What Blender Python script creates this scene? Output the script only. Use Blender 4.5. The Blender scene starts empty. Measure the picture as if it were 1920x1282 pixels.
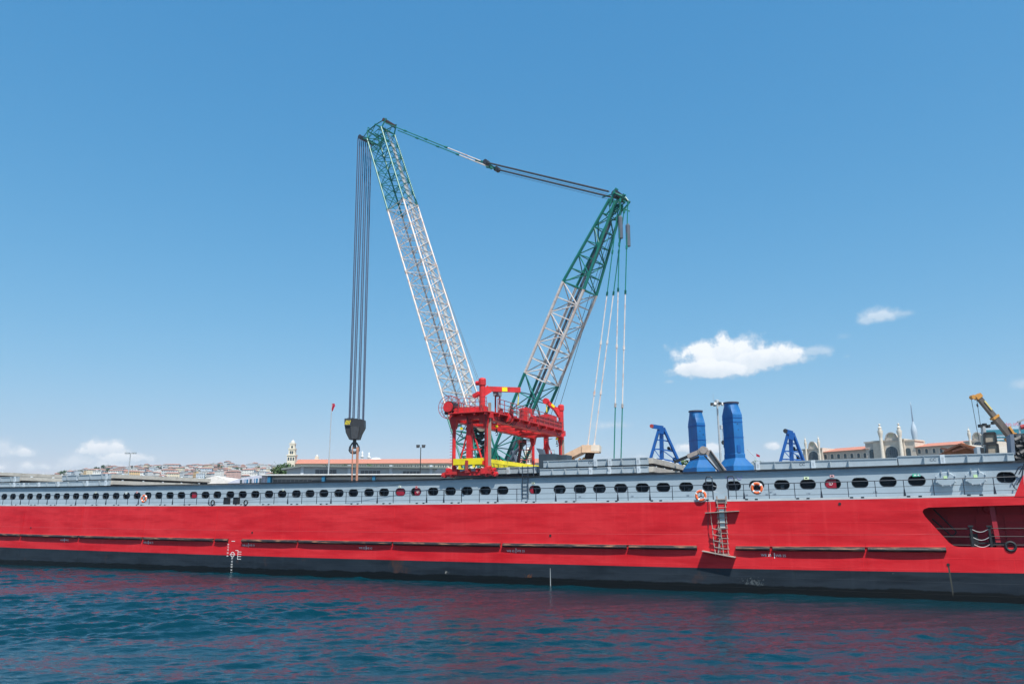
import bpy, math, random
import numpy as np
from mathutils import Vector, Matrix
from mathutils.geometry import tessellate_polygon
R = math.radians
random.seed(7); rng = np.random.default_rng(7)
SC = bpy.context.scene
COL = SC.collection
# ------------------------------------------------------------------ camera
FPX = 1400.0; PITCH = math.atan((959-641)/FPX); ROLL = 0.005; CZ = 5.5
cam = bpy.data.cameras.new('camera'); cam.sensor_width = 36; cam.lens = FPX/1920*36
cam.clip_start = 0.5; cam.clip_end = 20000
co = bpy.data.objects.new('camera', cam); COL.objects.link(co); SC.camera = co
_f = Vector((0, math.cos(PITCH), math.sin(PITCH))); _u = Vector((0, -math.sin(PITCH), math.cos(PITCH))); _r = Vector((1, 0, 0))
_r2 = _r*math.cos(ROLL) - _u*math.sin(ROLL); _u2 = _r*math.sin(ROLL) + _u*math.cos(ROLL)
_m = Matrix((_r2, _u2, -_f)).transposed().to_4x4(); _m.translation = (0, 0, CZ); co.matrix_world = _m
# ------------------------------------------------------------------ world, sun
HD = R(65.4)
ES = Vector((math.sin(HD), -math.cos(HD), 0)); ET = Vector((math.cos(HD), math.sin(HD), 0)); OS = Vector((0, 57, 0))
sd = (-ES*0.357 + ET*0.38 + Vector((0, 0, -0.853))).normalized()      # the way sunlight travels
SUN_EL = math.asin(-sd.z); SUN_AZ = math.atan2(-sd.x, -sd.y)           # azimuth from +Y
W = bpy.data.worlds.new('World'); SC.world = W; W.use_nodes = True
nt = W.node_tree; nt.nodes.clear()
def N(t, **k):
    n = nt.nodes.new(t)
    for a, b in k.items(): setattr(n, a, b)
    return n
def L(a, b): nt.links.new(a, b)
def M(op, a, b=None, c=None, clamp=False):
    n = N('ShaderNodeMath', operation=op, use_clamp=clamp)
    for i, x in enumerate((a, b, c)):
        if x is None: continue
        if isinstance(x, (int, float)): n.inputs[i].default_value = x
        else: L(x, n.inputs[i])
    return n.outputs[0]
sky = N('ShaderNodeTexSky', sky_type='NISHITA', sun_disc=False); sky.sun_elevation = SUN_EL; sky.sun_rotation = SUN_AZ
sky.altitude = 0; sky.air_density = 1.0; sky.dust_density = 0.5; sky.ozone_density = 2.2
SKY_STRENGTH = 0.12
tc = N('ShaderNodeTexCoord')
def cray(px, py):
    x = (px-960)/FPX; y = -(py-641)/FPX
    return (_r2*x + _u2*y + _f).normalized()
# clouds, placed by their direction in the sky
CL = [ # px, py, half width, half height, density, softness
 (1365,674,104,52,1.0,0.34),(1440,674,88,33,1.0,.36),(1322,694,80,28,1.0,.3),(1524,660,30,14,.55,.6),(1255,716,14,6,.4,.7),
 (1650,593,46,20,.72,.65),(1628,601,34,14,.6,.7),(1682,590,34,9,.45,.7),(1582,631,14,9,.22,.8),(1590,668,8,5,.2,.8),
 (206,843,50,22,1,.5),(240,858,60,16,.9,.6),(42,850,42,18,.95,.6),(4,842,26,26,.7,.7),(74,876,62,18,.95,.6),(140,870,80,20,.7,.8),(190,876,110,18,.6,.9),
 (1150,797,44,14,.6,.8),(1125,866,34,14,.7,.7),(1283,842,26,14,.95,.5),(1336,842,24,13,.9,.5),(1449,838,28,15,1,.5),
 (1916,722,26,15,.5,.7),(1160,848,30,8,.2,.8),(1198,858,26,8,.5,.7),(90,852,90,22,.3,.9),(20,872,60,18,.35,.9)]
nz = N('ShaderNodeTexNoise'); nz.inputs['Scale'].default_value = 26; nz.inputs['Detail'].default_value = 7; nz.inputs['Roughness'].default_value = .6
L(tc.outputs['Generated'], nz.inputs['Vector'])
nzc = M('SUBTRACT', nz.outputs['Fac'], 0.5)
dens = None; shade = None
def dotn(v):
    n = N('ShaderNodeVectorMath', operation='DOT_PRODUCT'); L(tc.outputs['Generated'], n.inputs[0]); n.inputs[1].default_value = v
    return n.outputs['Value']
for (px, py, hw, hh, de, so) in CL:
    c = cray(px, py); r = c.cross(Vector((0, 0, 1))).normalized(); u = r.cross(c).normalized()
    sx = 1.0/(hw/FPX*.93); sy = 1.0/(hh/FPX*.93)
    dx = M('MULTIPLY', dotn(r*sx), 1.0); dy0 = dotn(u*sy)
    dyn = M('MAXIMUM', M('MULTIPLY', dy0, -1.5), dy0)                    # flat bases
    d = M('SQRT', M('ADD', M('MULTIPLY', dx, dx), M('MULTIPLY', dyn, dyn)))
    front = M('GREATER_THAN', dotn(c), 0.5)
    v = M('ADD', M('SUBTRACT', 1.0, d), M('MULTIPLY', nzc, (1.6 if px > 1300 and de == 1 else 2.1)+so))
    v = M('MULTIPLY', M('DIVIDE', v, so, clamp=True), de)
    v = M('MULTIPLY', v, front)
    sh = M('MULTIPLY', v, M('ADD', M('MULTIPLY_ADD', dy0, .7, .72), M('MULTIPLY', nzc, 1.5), clamp=True))
    dens = v if dens is None else M('MAXIMUM', dens, v)
    shade = sh if shade is None else M('MAXIMUM', shade, sh)
ramp = M('MULTIPLY', M('POWER', dens, 1.15), .95)
ccol = N('ShaderNodeMix', data_type='RGBA'); L(shade, ccol.inputs['Factor'])
ccol.inputs['A'].default_value = (3.5, 4.4, 5.25, 1); ccol.inputs['B'].default_value = (7.0, 7.1, 7.2, 1)
EXPO = 0.38; ek = 2**-EXPO
ss = N('ShaderNodeSeparateColor'); L(sky.outputs['Color'], ss.inputs[0]); cc = N('ShaderNodeCombineColor')
for ch, g, k in ((0, 1.36, 1.14), (1, .68, .85), (2, .45, .924)):      # clearer, more saturated blue air
    L(M('MULTIPLY', M('POWER', M('MULTIPLY', ss.outputs[ch], SKY_STRENGTH), g), 1.03*k*ek/SKY_STRENGTH), cc.inputs[ch])
mx = N('ShaderNodeMix', data_type='RGBA'); L(ramp, mx.inputs['Factor']); L(cc.outputs[0], mx.inputs['A']); L(ccol.outputs['Result'], mx.inputs['B'])
bg = N('ShaderNodeBackground'); bg.inputs['Strength'].default_value = SKY_STRENGTH
out = N('ShaderNodeOutputWorld'); L(mx.outputs['Result'], bg.inputs['Color']); L(bg.outputs['Background'], out.inputs['Surface'])
sl = bpy.data.lights.new('sun', 'SUN'); sl.energy = 4.9; sl.angle = R(0.53); sl.color = (1, .965, .9)
so_ = bpy.data.objects.new('sun', sl); COL.objects.link(so_); so_.rotation_euler = sd.to_track_quat('-Z', 'Y').to_euler(); so_.location = (0, 0, 120)
SC.view_settings.view_transform = 'Standard'; SC.view_settings.look = 'None'; SC.view_settings.exposure = EXPO; SC.view_settings.gamma = 1
SC.render.engine = 'CYCLES'; SC.cycles.max_bounces = 6; SC.cycles.use_denoising = True

# ------------------------------------------------------------------ materials
MATS = {}
def mat(name, col, rough=.6, metal=0., var=.12, scale=1.5, bump=.0, bscale=20, streak=0., streakcol=(.12,.06,.03), sscale=(2.2, 2.2, .18), spec=.5, dirt=0.):
    if name in MATS: return MATS[name]
    m = bpy.data.materials.new(name); m.use_nodes = True; t = m.node_tree; b = t.nodes['Principled BSDF']
    b.inputs['Roughness'].default_value = rough; b.inputs['Metallic'].default_value = metal; b.inputs['Specular IOR Level'].default_value = spec
    n = t.nodes.new('ShaderNodeTexNoise'); n.inputs['Scale'].default_value = scale; n.inputs['Detail'].default_value = 6; n.inputs['Roughness'].default_value = .62
    tco = t.nodes.new('ShaderNodeTexCoord'); t.links.new(tco.outputs['Object'], n.inputs['Vector'])
    r = t.nodes.new('ShaderNodeMapRange'); r.inputs['From Min'].default_value = .3; r.inputs['From Max'].default_value = .7
    r.inputs['To Min'].default_value = 1-var; r.inputs['To Max'].default_value = 1+var; t.links.new(n.outputs['Fac'], r.inputs['Value'])
    mm = t.nodes.new('ShaderNodeVectorMath'); mm.operation = 'SCALE'; mm.inputs[0].default_value = col; t.links.new(r.outputs['Result'], mm.inputs['Scale'])
    last = mm.outputs['Vector']
    if streak > 0:
        mp = t.nodes.new('ShaderNodeMapping'); mp.inputs['Scale'].default_value = sscale; t.links.new(tco.outputs['Object'], mp.inputs['Vector'])
        n2 = t.nodes.new('ShaderNodeTexNoise'); n2.inputs['Scale'].default_value = 1; n2.inputs['Detail'].default_value = 5; t.links.new(mp.outputs['Vector'], n2.inputs['Vector'])
        r2 = t.nodes.new('ShaderNodeMapRange'); r2.inputs['From Min'].default_value = .52; r2.inputs['From Max'].default_value = .74
        r2.inputs['To Min'].default_value = 0; r2.inputs['To Max'].default_value = streak; t.links.new(n2.outputs['Fac'], r2.inputs['Value'])
        x = t.nodes.new('ShaderNodeMix'); x.data_type = 'RGBA'; t.links.new(r2.outputs['Result'], x.inputs['Factor'])
        t.links.new(last, x.inputs['A']); x.inputs['B'].default_value = (*streakcol, 1); last = x.outputs['Result']
    t.links.new(last, b.inputs['Base Color'])
    if bump > 0:
        n3 = t.nodes.new('ShaderNodeTexNoise'); n3.inputs['Scale'].default_value = bscale; n3.inputs['Detail'].default_value = 4; t.links.new(tco.outputs['Object'], n3.inputs['Vector'])
        bp = t.nodes.new('ShaderNodeBump'); bp.inputs['Strength'].default_value = bump; bp.inputs['Distance'].default_value = .05
        t.links.new(n3.outputs['Fac'], bp.inputs['Height']); t.links.new(bp.outputs['Normal'], b.inputs['Normal'])
    MATS[name] = m; return m

def hull_material(name, base, light, dark, black=False):
    """painted steel plating: plate courses, long vertical streaks, faint seams, all in ship coordinates"""
    m = bpy.data.materials.new(name); m.use_nodes = True; t = m.node_tree; b = t.nodes['Principled BSDF']
    b.inputs['Roughness'].default_value = .5; b.inputs['Specular IOR Level'].default_value = .28
    nn = t.nodes.new; lk = t.links.new
    tco = nn('ShaderNodeTexCoord')
    def noise(sc, det=5, ro=.6):
        mp = nn('ShaderNodeMapping'); mp.inputs['Scale'].default_value = sc; lk(tco.outputs['Object'], mp.inputs['Vector'])
        n = nn('ShaderNodeTexNoise'); n.inputs['Scale'].default_value = 1; n.inputs['Detail'].default_value = det; n.inputs['Roughness'].default_value = ro
        lk(mp.outputs['Vector'], n.inputs['Vector']); return n.outputs['Fac']
    def rng_(v, a, b_, c, d):
        r = nn('ShaderNodeMapRange'); r.inputs['From Min'].default_value = a; r.inputs['From Max'].default_value = b_
        r.inputs['To Min'].default_value = c; r.inputs['To Max'].default_value = d; lk(v, r.inputs['Value']); return r.outputs['Result']
    def mixc(f, a, c):
        x = nn('ShaderNodeMix'); x.data_type = 'RGBA'; lk(f, x.inputs['Factor'])
        if isinstance(a, tuple): x.inputs['A'].default_value = (*a, 1)
        else: lk(a, x.inputs['A'])
        x.inputs['B'].default_value = (*c, 1); return x.outputs['Result']
    c = mixc(rng_(noise((.12, .12, .5)), .3, .7, 0, 1), base, light)
    c = mixc(rng_(noise((1.6, 1, .12), 6), .5, .72, 0, .75), c, light)
    c = mixc(rng_(noise((5, 1, .5), 7, .7), .6, .72, 0, .45), c, dark)
    c = mixc(rng_(noise((.25, 1, 1.5), 5), .46, .7, 0, .85), c, dark)
    # plate courses
    br = nn('ShaderNodeTexBrick'); br.inputs['Scale'].default_value = 1; br.offset = .5
    mp = nn('ShaderNodeMapping'); sw = nn('ShaderNodeSeparateXYZ'); cw = nn('ShaderNodeCombineXYZ')
    lk(tco.outputs['Object'], sw.inputs[0]); lk(sw.outputs['X'], cw.inputs['X']); lk(sw.outputs['Z'], cw.inputs['Y']); lk(cw.outputs[0], br.inputs['Vector'])
    br.inputs['Brick Width'].default_value = 7.8; br.inputs['Row Height'].default_value = .68; br.inputs['Mortar Size'].default_value = .018; br.inputs['Mortar Smooth'].default_value = .6
    br.inputs['Color1'].default_value = (.42, .42, .42, 1); br.inputs['Color2'].default_value = (.58, .58, .58, 1); br.inputs['Mortar'].default_value = (.8, .8, .8, 1)
    hs = nn('ShaderNodeHueSaturation'); lk(c, hs.inputs['Color']); lk(rng_(br.outputs['Color'], .42, .8, .95, 1.05), hs.inputs['Value'])
    c = hs.outputs['Color']
    c = mixc(rng_(noise((3.5, 1, 3.5), 8, .7), .68, .74, 0, .55), c, (.55, .5, .45) if black else (.75, .25, .2))   # scuffs
    if black:
        for (cx, cz, rx, rz_, th_, col_) in ((16.9, .95, 1.1, .5, .53, (.085, .10, .105)), (1.3, .85, .45, .3, .5, (.17, .06, .02)), (-5.6, 1.0, .35, .3, .56, (.35, .33, .3))):
            v1 = nn('ShaderNodeVectorMath'); v1.operation = 'SUBTRACT'; lk(tco.outputs['Object'], v1.inputs[0]); v1.inputs[1].default_value = (cx, -8, cz)
            v2 = nn('ShaderNodeVectorMath'); v2.operation = 'DIVIDE'; lk(v1.outputs[0], v2.inputs[0]); v2.inputs[1].default_value = (rx, 1, rz_)
            v3 = nn('ShaderNodeVectorMath'); v3.operation = 'LENGTH'; lk(v2.outputs[0], v3.inputs[0])
            m1 = nn('ShaderNodeMath'); m1.operation = 'MULTIPLY_ADD'; lk(v3.outputs['Value'], m1.inputs[0]); m1.inputs[1].default_value = -.16; lk(noise((7, 1, 5), 8, .75), m1.inputs[2])
            c = mixc(rng_(m1.outputs[0], th_-.09, th_-.05, 0, .9), c, col_)
        c = mixc(rng_(noise((.35, 1, .25), 4), .62, .72, 0, .5), c, (.12, .045, .02))
        zn = nn('ShaderNodeMath'); zn.operation = 'MULTIPLY_ADD'; lk(noise((.30, 1, 0), 7, .7), zn.inputs[0]); zn.inputs[1].default_value = -.8; lk(sw.outputs['Z'], zn.inputs[2]); c = mixc(rng_(zn.outputs[0], .51, .44, 0, 1), c, (.0015, .003, .004))                           # wet weed line
    lk(c, b.inputs['Base Color'])
    bp = nn('ShaderNodeBump'); bp.inputs['Strength'].default_value = .35; bp.inputs['Distance'].default_value = .06
    ad = nn('ShaderNodeMath'); ad.operation = 'ADD'; lk(noise((.45, 1, 1.1), 3), ad.inputs[0]); lk(rng_(br.outputs['Color'], .42, .8, 0, .35), ad.inputs[1])
    lk(ad.outputs[0], bp.inputs['Height']); lk(bp.outputs['Normal'], b.inputs['Normal'])
    return m
M_RED = hull_material('hull_red', (.61, .008, .017), (.72, .034, .042), (.49, .005, .012))
M_BLK = hull_material('hull_black', (.010, .017, .027), (.024, .034, .046), (.005, .009, .014), True)
M_WALL = mat('ship_grey', (.335, .405, .455), .5, var=.07, scale=.6, streak=.25, streakcol=(.27, .31, .34), sscale=(1.5, 1, .25))
M_LIP = mat('lip_grey', (.52, .54, .55), .6)
M_DARK = mat('near_black', (.015, .018, .022), .6)
M_RAIL = mat('rail_navy', (.022, .033, .05), .5)
M_INNER = mat('opening_shade', (.014, .02, .028), .7)  # shade of the unlit passage behind the openings, put into the colour
M_FEND = mat('fender_rubber', (.022, .020, .022), .55, streak=.85, streakcol=(.42, .2, .11), sscale=(.9, 6, 7), bump=.5, bscale=9)
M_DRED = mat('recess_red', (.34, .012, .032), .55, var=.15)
M_WHITE = mat('white_paint', (.78, .78, .76), .6)
M_GREY = mat('hatch_grey', (.31, .36, .395), .55, var=.08, streak=.25, streakcol=(.28, .3, .31), sscale=(2.5, 2.5, .5))
M_LGREY = mat('bracket_grey', (.48, .53, .57), .55)
M_TANLIP = mat('hatch_side', (.46, .42, .36), .7, var=.15, streak=.4, streakcol=(.16, .11, .08), sscale=(1.5, 1.5, 6))
M_BROWN = mat('dark_brown', (.05, .035, .03), .7)
M_CRED = mat('gantry_red', (.60, .020, .024), .5, var=.22, scale=2.2, streak=.75, streakcol=(.27, .035, .025), sscale=(2.5, 2.5, .9), bump=.2, bscale=8)
M_CRED2 = mat('rust_red', (.36, .03, .035), .6, streak=.5, streakcol=(.25, .13, .06), sscale=(3, 3, 2))
M_YEL = mat('yellow_paint', (.82, .66, .01), .5, streak=.2, streakcol=(.5, .35, .02))
M_GREEN = mat('crane_green', (.006, .16, .125), .45, var=.15, scale=2, streak=.2, streakcol=(.05, .12, .1))
M_CWH = mat('crane_white', (.64, .57, .52), .55, var=.15, scale=2, streak=.8, streakcol=(.50, .25, .16), sscale=(2.4, 2.4, 1.6))
M_ROPE = mat('wire_rope', (.035, .04, .05), .5)
M_STRIP = mat('walkway_grey', (.36, .37, .37), .6)
M_DSTRIP = mat('rope_bundle', (.09, .11, .14), .6)
M_BLUE = mat('tower_blue', (.010, .13, .36), .5, var=.16, scale=1.4, streak=.6, streakcol=(.03, .15, .33), sscale=(2.5, 2.5, .35))
M_BLUE2 = mat('frame_blue', (.006, .085, .31), .45)
M_TAN = mat('tan_paint', (.72, .5, .33), .6, streak=.35, streakcol=(.4, .2, .08))
M_OCH = mat('ochre', (.50, .24, .05), .5)
M_ORG = mat('buoy_orange', (.80, .15, .045), .5)
M_SLING = mat('sling_orange', (.42, .20, .13), .8, var=.2, scale=4)
M_BLOCK = mat('block_charcoal', (.022, .025, .03), .5, bump=.3, var=.3, scale=4)
M_STEEL = mat('galvanised', (.42, .45, .47), .5, metal=.3)
M_WOOD = mat('grey_wood', (.33, .28, .25), .8, var=.2, scale=5)
M_RUST = mat('rust_brown', (.22, .075, .03), .8, var=.35, scale=1.5, bump=.4)
M_CREAM = mat('cream_stone', (.68, .62, .50), .8, var=.07)
M_STONE = mat('warm_stone', (.56, .49, .41), .85, var=.12, scale=1.2, bump=.3, bscale=3)
M_STONE2 = mat('grey_stone', (.42, .39, .35), .85, var=.14, scale=1.5, bump=.3, bscale=3)
M_TILE = mat('roof_tile', (.48, .19, .125), .8, var=.15, scale=1)
M_TILE2 = mat('roof_tile_pale', (.35, .19, .15), .8, var=.2, scale=.3)
M_GLASS = mat('window_glass', (.05, .075, .09), .15, var=.3, scale=2)
M_WARE = mat('warehouse_grey', (.36, .40, .42), .7, var=.06, streak=.3, streakcol=(.34, .35, .33), sscale=(.5, .5, .3))
M_WARE2 = mat('warehouse_lilac', (.44, .46, .54), .7)
M_WBLUE = mat('warehouse_blue', (.01, .13, .26), .6)
M_ROOFG = mat('roof_grey', (.33, .33, .31), .8)
M_TEAL = mat('teal_glass', (.03, .20, .27), .2)
M_PALE = mat('pale_tower', (.44, .51, .57), .5)
M_ASPH = mat('quay_concrete', (.26, .25, .23), .9, var=.15, scale=.1)
M_HILL = mat('hill_ground', (.10, .105, .07), .95, var=.3, scale=.02)

# ------------------------------------------------------------------ frames, meshes, things
class Frame:
    def __init__(s, o, ang):
        s.o = Vector(o); s.a = ang; s.ex = Vector((math.cos(ang), math.sin(ang), 0)); s.ey = Vector((-math.sin(ang), math.cos(ang), 0))
    def w(s, p): return s.o + s.ex*p[0] + s.ey*p[1] + Vector((0, 0, p[2]))
    def pix(s, px, py, v=0.0):
        """the point of the upright plane y=v of this frame that the pixel sees"""
        r = cray(px, py); C = Vector((0, 0, CZ)); k = (v - (C - s.o).dot(s.ey))/r.dot(s.ey); p = C + r*k
        return ((p - s.o).dot(s.ex), v, p.z)
    def loc(s, p):
        d = Vector(p) - s.o; return (d.dot(s.ex), d.dot(s.ey), p[2])
def atY(px, py, Y):
    r = cray(px, py); return Vector((0, 0, CZ)) + r*(Y/r.y)
WORLD = Frame((0, 0, 0), 0); SHIP = Frame(OS, HD - R(90))
SHEER = lambda s: (.30*((-5-s)/56)**2 if s < -5 else (.16*((s-8)/24)**2 if s > 8 else 0))

class T:
    """a thing: an Empty at its base that parents its parts"""
    def __init__(s, frame, name, label, cat, base, group=None, kind=None):
        s.f = frame; s.b = Vector(base); s.o = bpy.data.objects.new(name, None); COL.objects.link(s.o)
        s.o.empty_display_size = .3; s.o.location = frame.w(base); s.o.rotation_euler = (0, 0, frame.a)
        s.o['label'] = label; s.o['category'] = cat
        if group: s.o['group'] = group
        if kind: s.o['kind'] = kind
class MB:
    def __init__(s): s.v = []; s.f = []; s.m = []; s.k = 0
    def add(s, vs, fs):
        n = len(s.v); s.v += [tuple(v) for v in vs]; s.f += [tuple(n+i for i in f) for f in fs]; s.m += [s.k]*len(fs); return s
    def box(s, x0, x1, y0, y1, z0, z1):
        return s.add([(x, y, z) for z in (z0, z1) for y in (y0, y1) for x in (x0, x1)], [(0,2,3,1),(4,5,7,6),(0,1,5,4),(2,6,7,3),(0,4,6,2),(1,3,7,5)])
    def hexa(s, a, b):   # two quads of four points each
        return s.add(list(a)+list(b), [(3,2,1,0),(4,5,6,7),(0,1,5,4),(1,2,6,5),(2,3,7,6),(3,0,4,7)])
    def beam(s, p, q, w, h=None, up=(0, 0, 1)):
        p = Vector(p); q = Vector(q); h = h or w; d = (q-p).normalized(); u = Vector(up)
        if abs(d.dot(u)) > .98: u = Vector((0, 1, 0)) if abs(d.y) < .9 else Vector((1, 0, 0))
        x = d.cross(u).normalized()*w/2; y = x.cross(d).normalized()*h/2
        return s.hexa([p-x-y, p+x-y, p+x+y, p-x+y], [q-x-y, q+x-y, q+x+y, q-x+y])
    def tube(s, p, q, r, n=6, r2=None, caps=True):
        p = Vector(p); q = Vector(q); r2 = r if r2 is None else r2; d = (q-p)
        if d.length < 1e-6: return s
        d.normalize(); u = Vector((0, 0, 1)) if abs(d.z) < .95 else Vector((1, 0, 0)); x = d.cross(u).normalized(); y = d.cross(x)
        vs = [p + (x*math.cos(2*math.pi*i/n) + y*math.sin(2*math.pi*i/n))*r for i in range(n)] + [q + (x*math.cos(2*math.pi*i/n) + y*math.sin(2*math.pi*i/n))*r2 for i in range(n)]
        fs = [(i, (i+1) % n, n+(i+1) % n, n+i) for i in range(n)]
        if caps: fs += [tuple(range(n))[::-1], tuple(range(n, 2*n))]
        return s.add(vs, fs)
    def path(s, pts, r, n=6):
        for a, b in zip(pts[:-1], pts[1:]): s.tube(a, b, r, n)
        return s
    def prism(s, poly, y0, y1):     # polygon in x,z pushed through y
        n = len(poly); vs = [(x, y0, z) for x, z in poly] + [(x, y1, z) for x, z in poly]
        tri = tessellate_polygon([[Vector((x, z, 0)) for x, z in poly]])
        fs = [tuple(t) for t in tri] + [tuple(n+i for i in t[::-1]) for t in tri] + [(i, (i+1) % n, n+(i+1) % n, n+i) for i in range(n)]
        return s.add(vs, fs)
    def prismx(s, poly, x0, x1):    # polygon in y,z pushed through x
        n = len(poly); vs = [(x0, y, z) for y, z in poly] + [(x1, y, z) for y, z in poly]
        tri = tessellate_polygon([[Vector((y, z, 0)) for y, z in poly]])
        fs = [tuple(t) for t in tri] + [tuple(n+i for i in t[::-1]) for t in tri] + [(i, (i+1) % n, n+(i+1) % n, n+i) for i in range(n)]
        return s.add(vs, fs)
    def lathe(s, c, prof, n=16):    # profile of (radius, z)
        vs = [(c[0]+r*math.cos(2*math.pi*i/n), c[1]+r*math.sin(2*math.pi*i/n), c[2]+z) for r, z in prof for i in range(n)]
        fs = [(j*n+i, j*n+(i+1) % n, (j+1)*n+(i+1) % n, (j+1)*n+i) for j in range(len(prof)-1) for i in range(n)]
        fs += [tuple(range(n))[::-1], tuple(range((len(prof)-1)*n, len(prof)*n))]
        return s.add(vs, fs)
    def torus(s, c, Rr, r, axis='y', n=24, m=8, a0=0, a1=360, sy=1):
        full = abs(a1-a0) >= 359.9; k = n if full else n+1; vs = []
        for i in range(k):
            a = R(a0 + (a1-a0)*i/n)
            for j in range(m):
                b = 2*math.pi*j/m; rad = Rr + r*math.cos(b); h = r*math.sin(b)*sy
                x, y = rad*math.cos(a), rad*math.sin(a)
                p = (x, h, y) if axis == 'y' else ((h, x, y) if axis == 'x' else (x, y, h))
                vs.append((c[0]+p[0], c[1]+p[1], c[2]+p[2]))
        fs = [(i*m+j, i*m+(j+1) % m, ((i+1) % k)*m+(j+1) % m, ((i+1) % k)*m+j) for i in range(n if full else k-1) for j in range(m)]
        return s.add(vs, fs)
    def build(s, name, mats, thing=None, parent=None, smooth=False, label=None, world=False):
        """thing: verts are in the thing's frame; parent: a part that becomes this one's parent"""
        if not isinstance(mats, (list, tuple)): mats = [mats]
        me = bpy.data.meshes.new(name); b = thing.b if thing else Vector((0, 0, 0))
        vs = s.v
        if thing and world: vs = [thing.f.loc(Vector(v)) for v in vs]
        me.from_pydata([(v[0]-b.x, v[1]-b.y, v[2]-b.z) for v in vs], [], s.f)
        for m in mats: me.materials.append(m)
        if len(mats) > 1: me.polygons.foreach_set('material_index', s.m)
        if smooth: me.polygons.foreach_set('use_smooth', [True]*len(s.f))
        me.update()
        o = bpy.data.objects.new(name, me); COL.objects.link(o)
        if parent is not None: o.parent = parent
        elif thing: o.parent = thing.o
        if label: o['label'] = label
        return o
def structure(name, mb, m, smooth=False):
    o = mb.build(name, m, smooth=smooth); o['kind'] = 'structure'; return o
def text(body, size, pos, m, thing, name='lettering', parent=None, align='CENTER', label=None):
    """writing on an upright face that looks towards -y of the thing's frame"""
    cu = bpy.data.curves.new('t', 'FONT'); cu.body = body; cu.size = size; cu.align_x = align; cu.align_y = 'CENTER'; cu.extrude = .003
    o = bpy.data.objects.new('t', cu); COL.objects.link(o); bpy.context.view_layer.update()
    me = bpy.data.meshes.new_from_object(o.evaluated_get(bpy.context.evaluated_depsgraph_get())); bpy.data.objects.remove(o)
    p = Vector(pos) - thing.b
    for v in me.vertices: v.co = (p.x+v.co.x, p.y-v.co.z, p.z+v.co.y)
    me.materials.clear(); me.materials.append(m)
    o = bpy.data.objects.new(name, me); COL.objects.link(o); o.parent = parent or thing.o
    if label: o['label'] = label
    return o
def copy_thing(src, loc, rz=None, label=None, sc=None):
    c = src.copy(); COL.objects.link(c); c.location = loc
    if rz is not None: c.rotation_euler = (0, 0, rz)
    if sc is not None: c.scale = sc
    if label: c['label'] = label
    for ch in list(src.children):
        d = ch.copy(); COL.objects.link(d); d.parent = c
        for g in list(ch.children):
            e = g.copy(); COL.objects.link(e); e.parent = d
    return c

# ================================================================== WATER, LAND
WL = .36
def graded(a, b, st, far, k=1.16):
    xs = list(np.arange(a, b, st)); s = st
    lo = [a]; hi = [xs[-1]]
    while lo[-1] > -far: s *= k; lo.append(lo[-1]-s)
    s = st
    while hi[-1] < far: s *= k; hi.append(hi[-1]+s)
    return np.array(lo[1:][::-1] + xs + hi[1:])
gx = graded(-64, 50, .17, 3400); gy = graded(15, 74, .095, 3400)
X, Y = np.meshgrid(gx, gy); Z = np.zeros_like(X)
fade = np.clip((100-np.abs(Y-45)*1.0)/40, 0, 1)*np.clip((105-np.abs(X+8))/30, 0, 1)
Xn, Yn = X[::7, ::7], Y[::7, ::7]
warp = .9*np.sin(X*.31+Y*.17)+.7*np.sin(X*.13-Y*.41+2)
for i in range(130):
    lam = .34*math.exp(rng.uniform(0, 1)**1.25*2.9); k = 2*math.pi/lam            # from ripples of a foot to waves of six metres
    th = rng.normal(R(102), R(20)+R(16)*(lam < 1.2)); slope = .041 if lam < 1.0 else (.031 if lam < 2.6 else .020)
    ph = k*(X*math.cos(th)+Y*math.sin(th)) + rng.uniform(0, 6.28) + (.55 if lam > 1 else .9)*warp
    sn = np.sin(ph); Z += slope/k*(sn + .32*(sn*sn-.5)*(1 if lam > .8 else 0))
patch = .80+.34*np.sin(X*.11+Y*.07+1)*np.sin(Y*.17-X*.05)+.22*np.sin(X*.27-Y*.33)
lee = 1.18-.64/(1+np.exp(-(X+5)/8)); off = -(X*.416+(Y-57)*.909); lee = lee*(1-.38*np.exp(-(np.maximum(off, 0)/9)**2))                                                # calmer in the lee of the ship
Z = Z*fade*patch*lee + WL
me = bpy.data.meshes.new('water'); ny, nx = X.shape
me.vertices.add(nx*ny); me.vertices.foreach_set('co', np.stack([X, Y, Z], -1).astype(np.float32).ravel())
idx = np.arange(nx*ny).reshape(ny, nx); q = np.stack([idx[:-1, :-1], idx[:-1, 1:], idx[1:, 1:], idx[1:, :-1]], -1).reshape(-1, 4)
me.loops.add(q.size); me.loops.foreach_set('vertex_index', q.ravel().astype(np.int32)); me.polygons.add(len(q))
me.polygons.foreach_set('loop_start', np.arange(0, q.size, 4, dtype=np.int32)); me.polygons.foreach_set('loop_total', np.full(len(q), 4, dtype=np.int32))
me.polygons.foreach_set('use_smooth', np.ones(len(q), dtype=bool)); me.update(); me.validate()
wm = bpy.data.materials.new('sea_water'); wm.use_nodes = True; t = wm.node_tree; b = t.nodes['Principled BSDF']
b.inputs['Base Color'].default_value = (.0004, .025, .038, 1); b.inputs['Roughness'].default_value = .04; b.inputs['IOR'].default_value = 1.333
tco = t.nodes.new('ShaderNodeTexCoord'); hts = []
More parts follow.
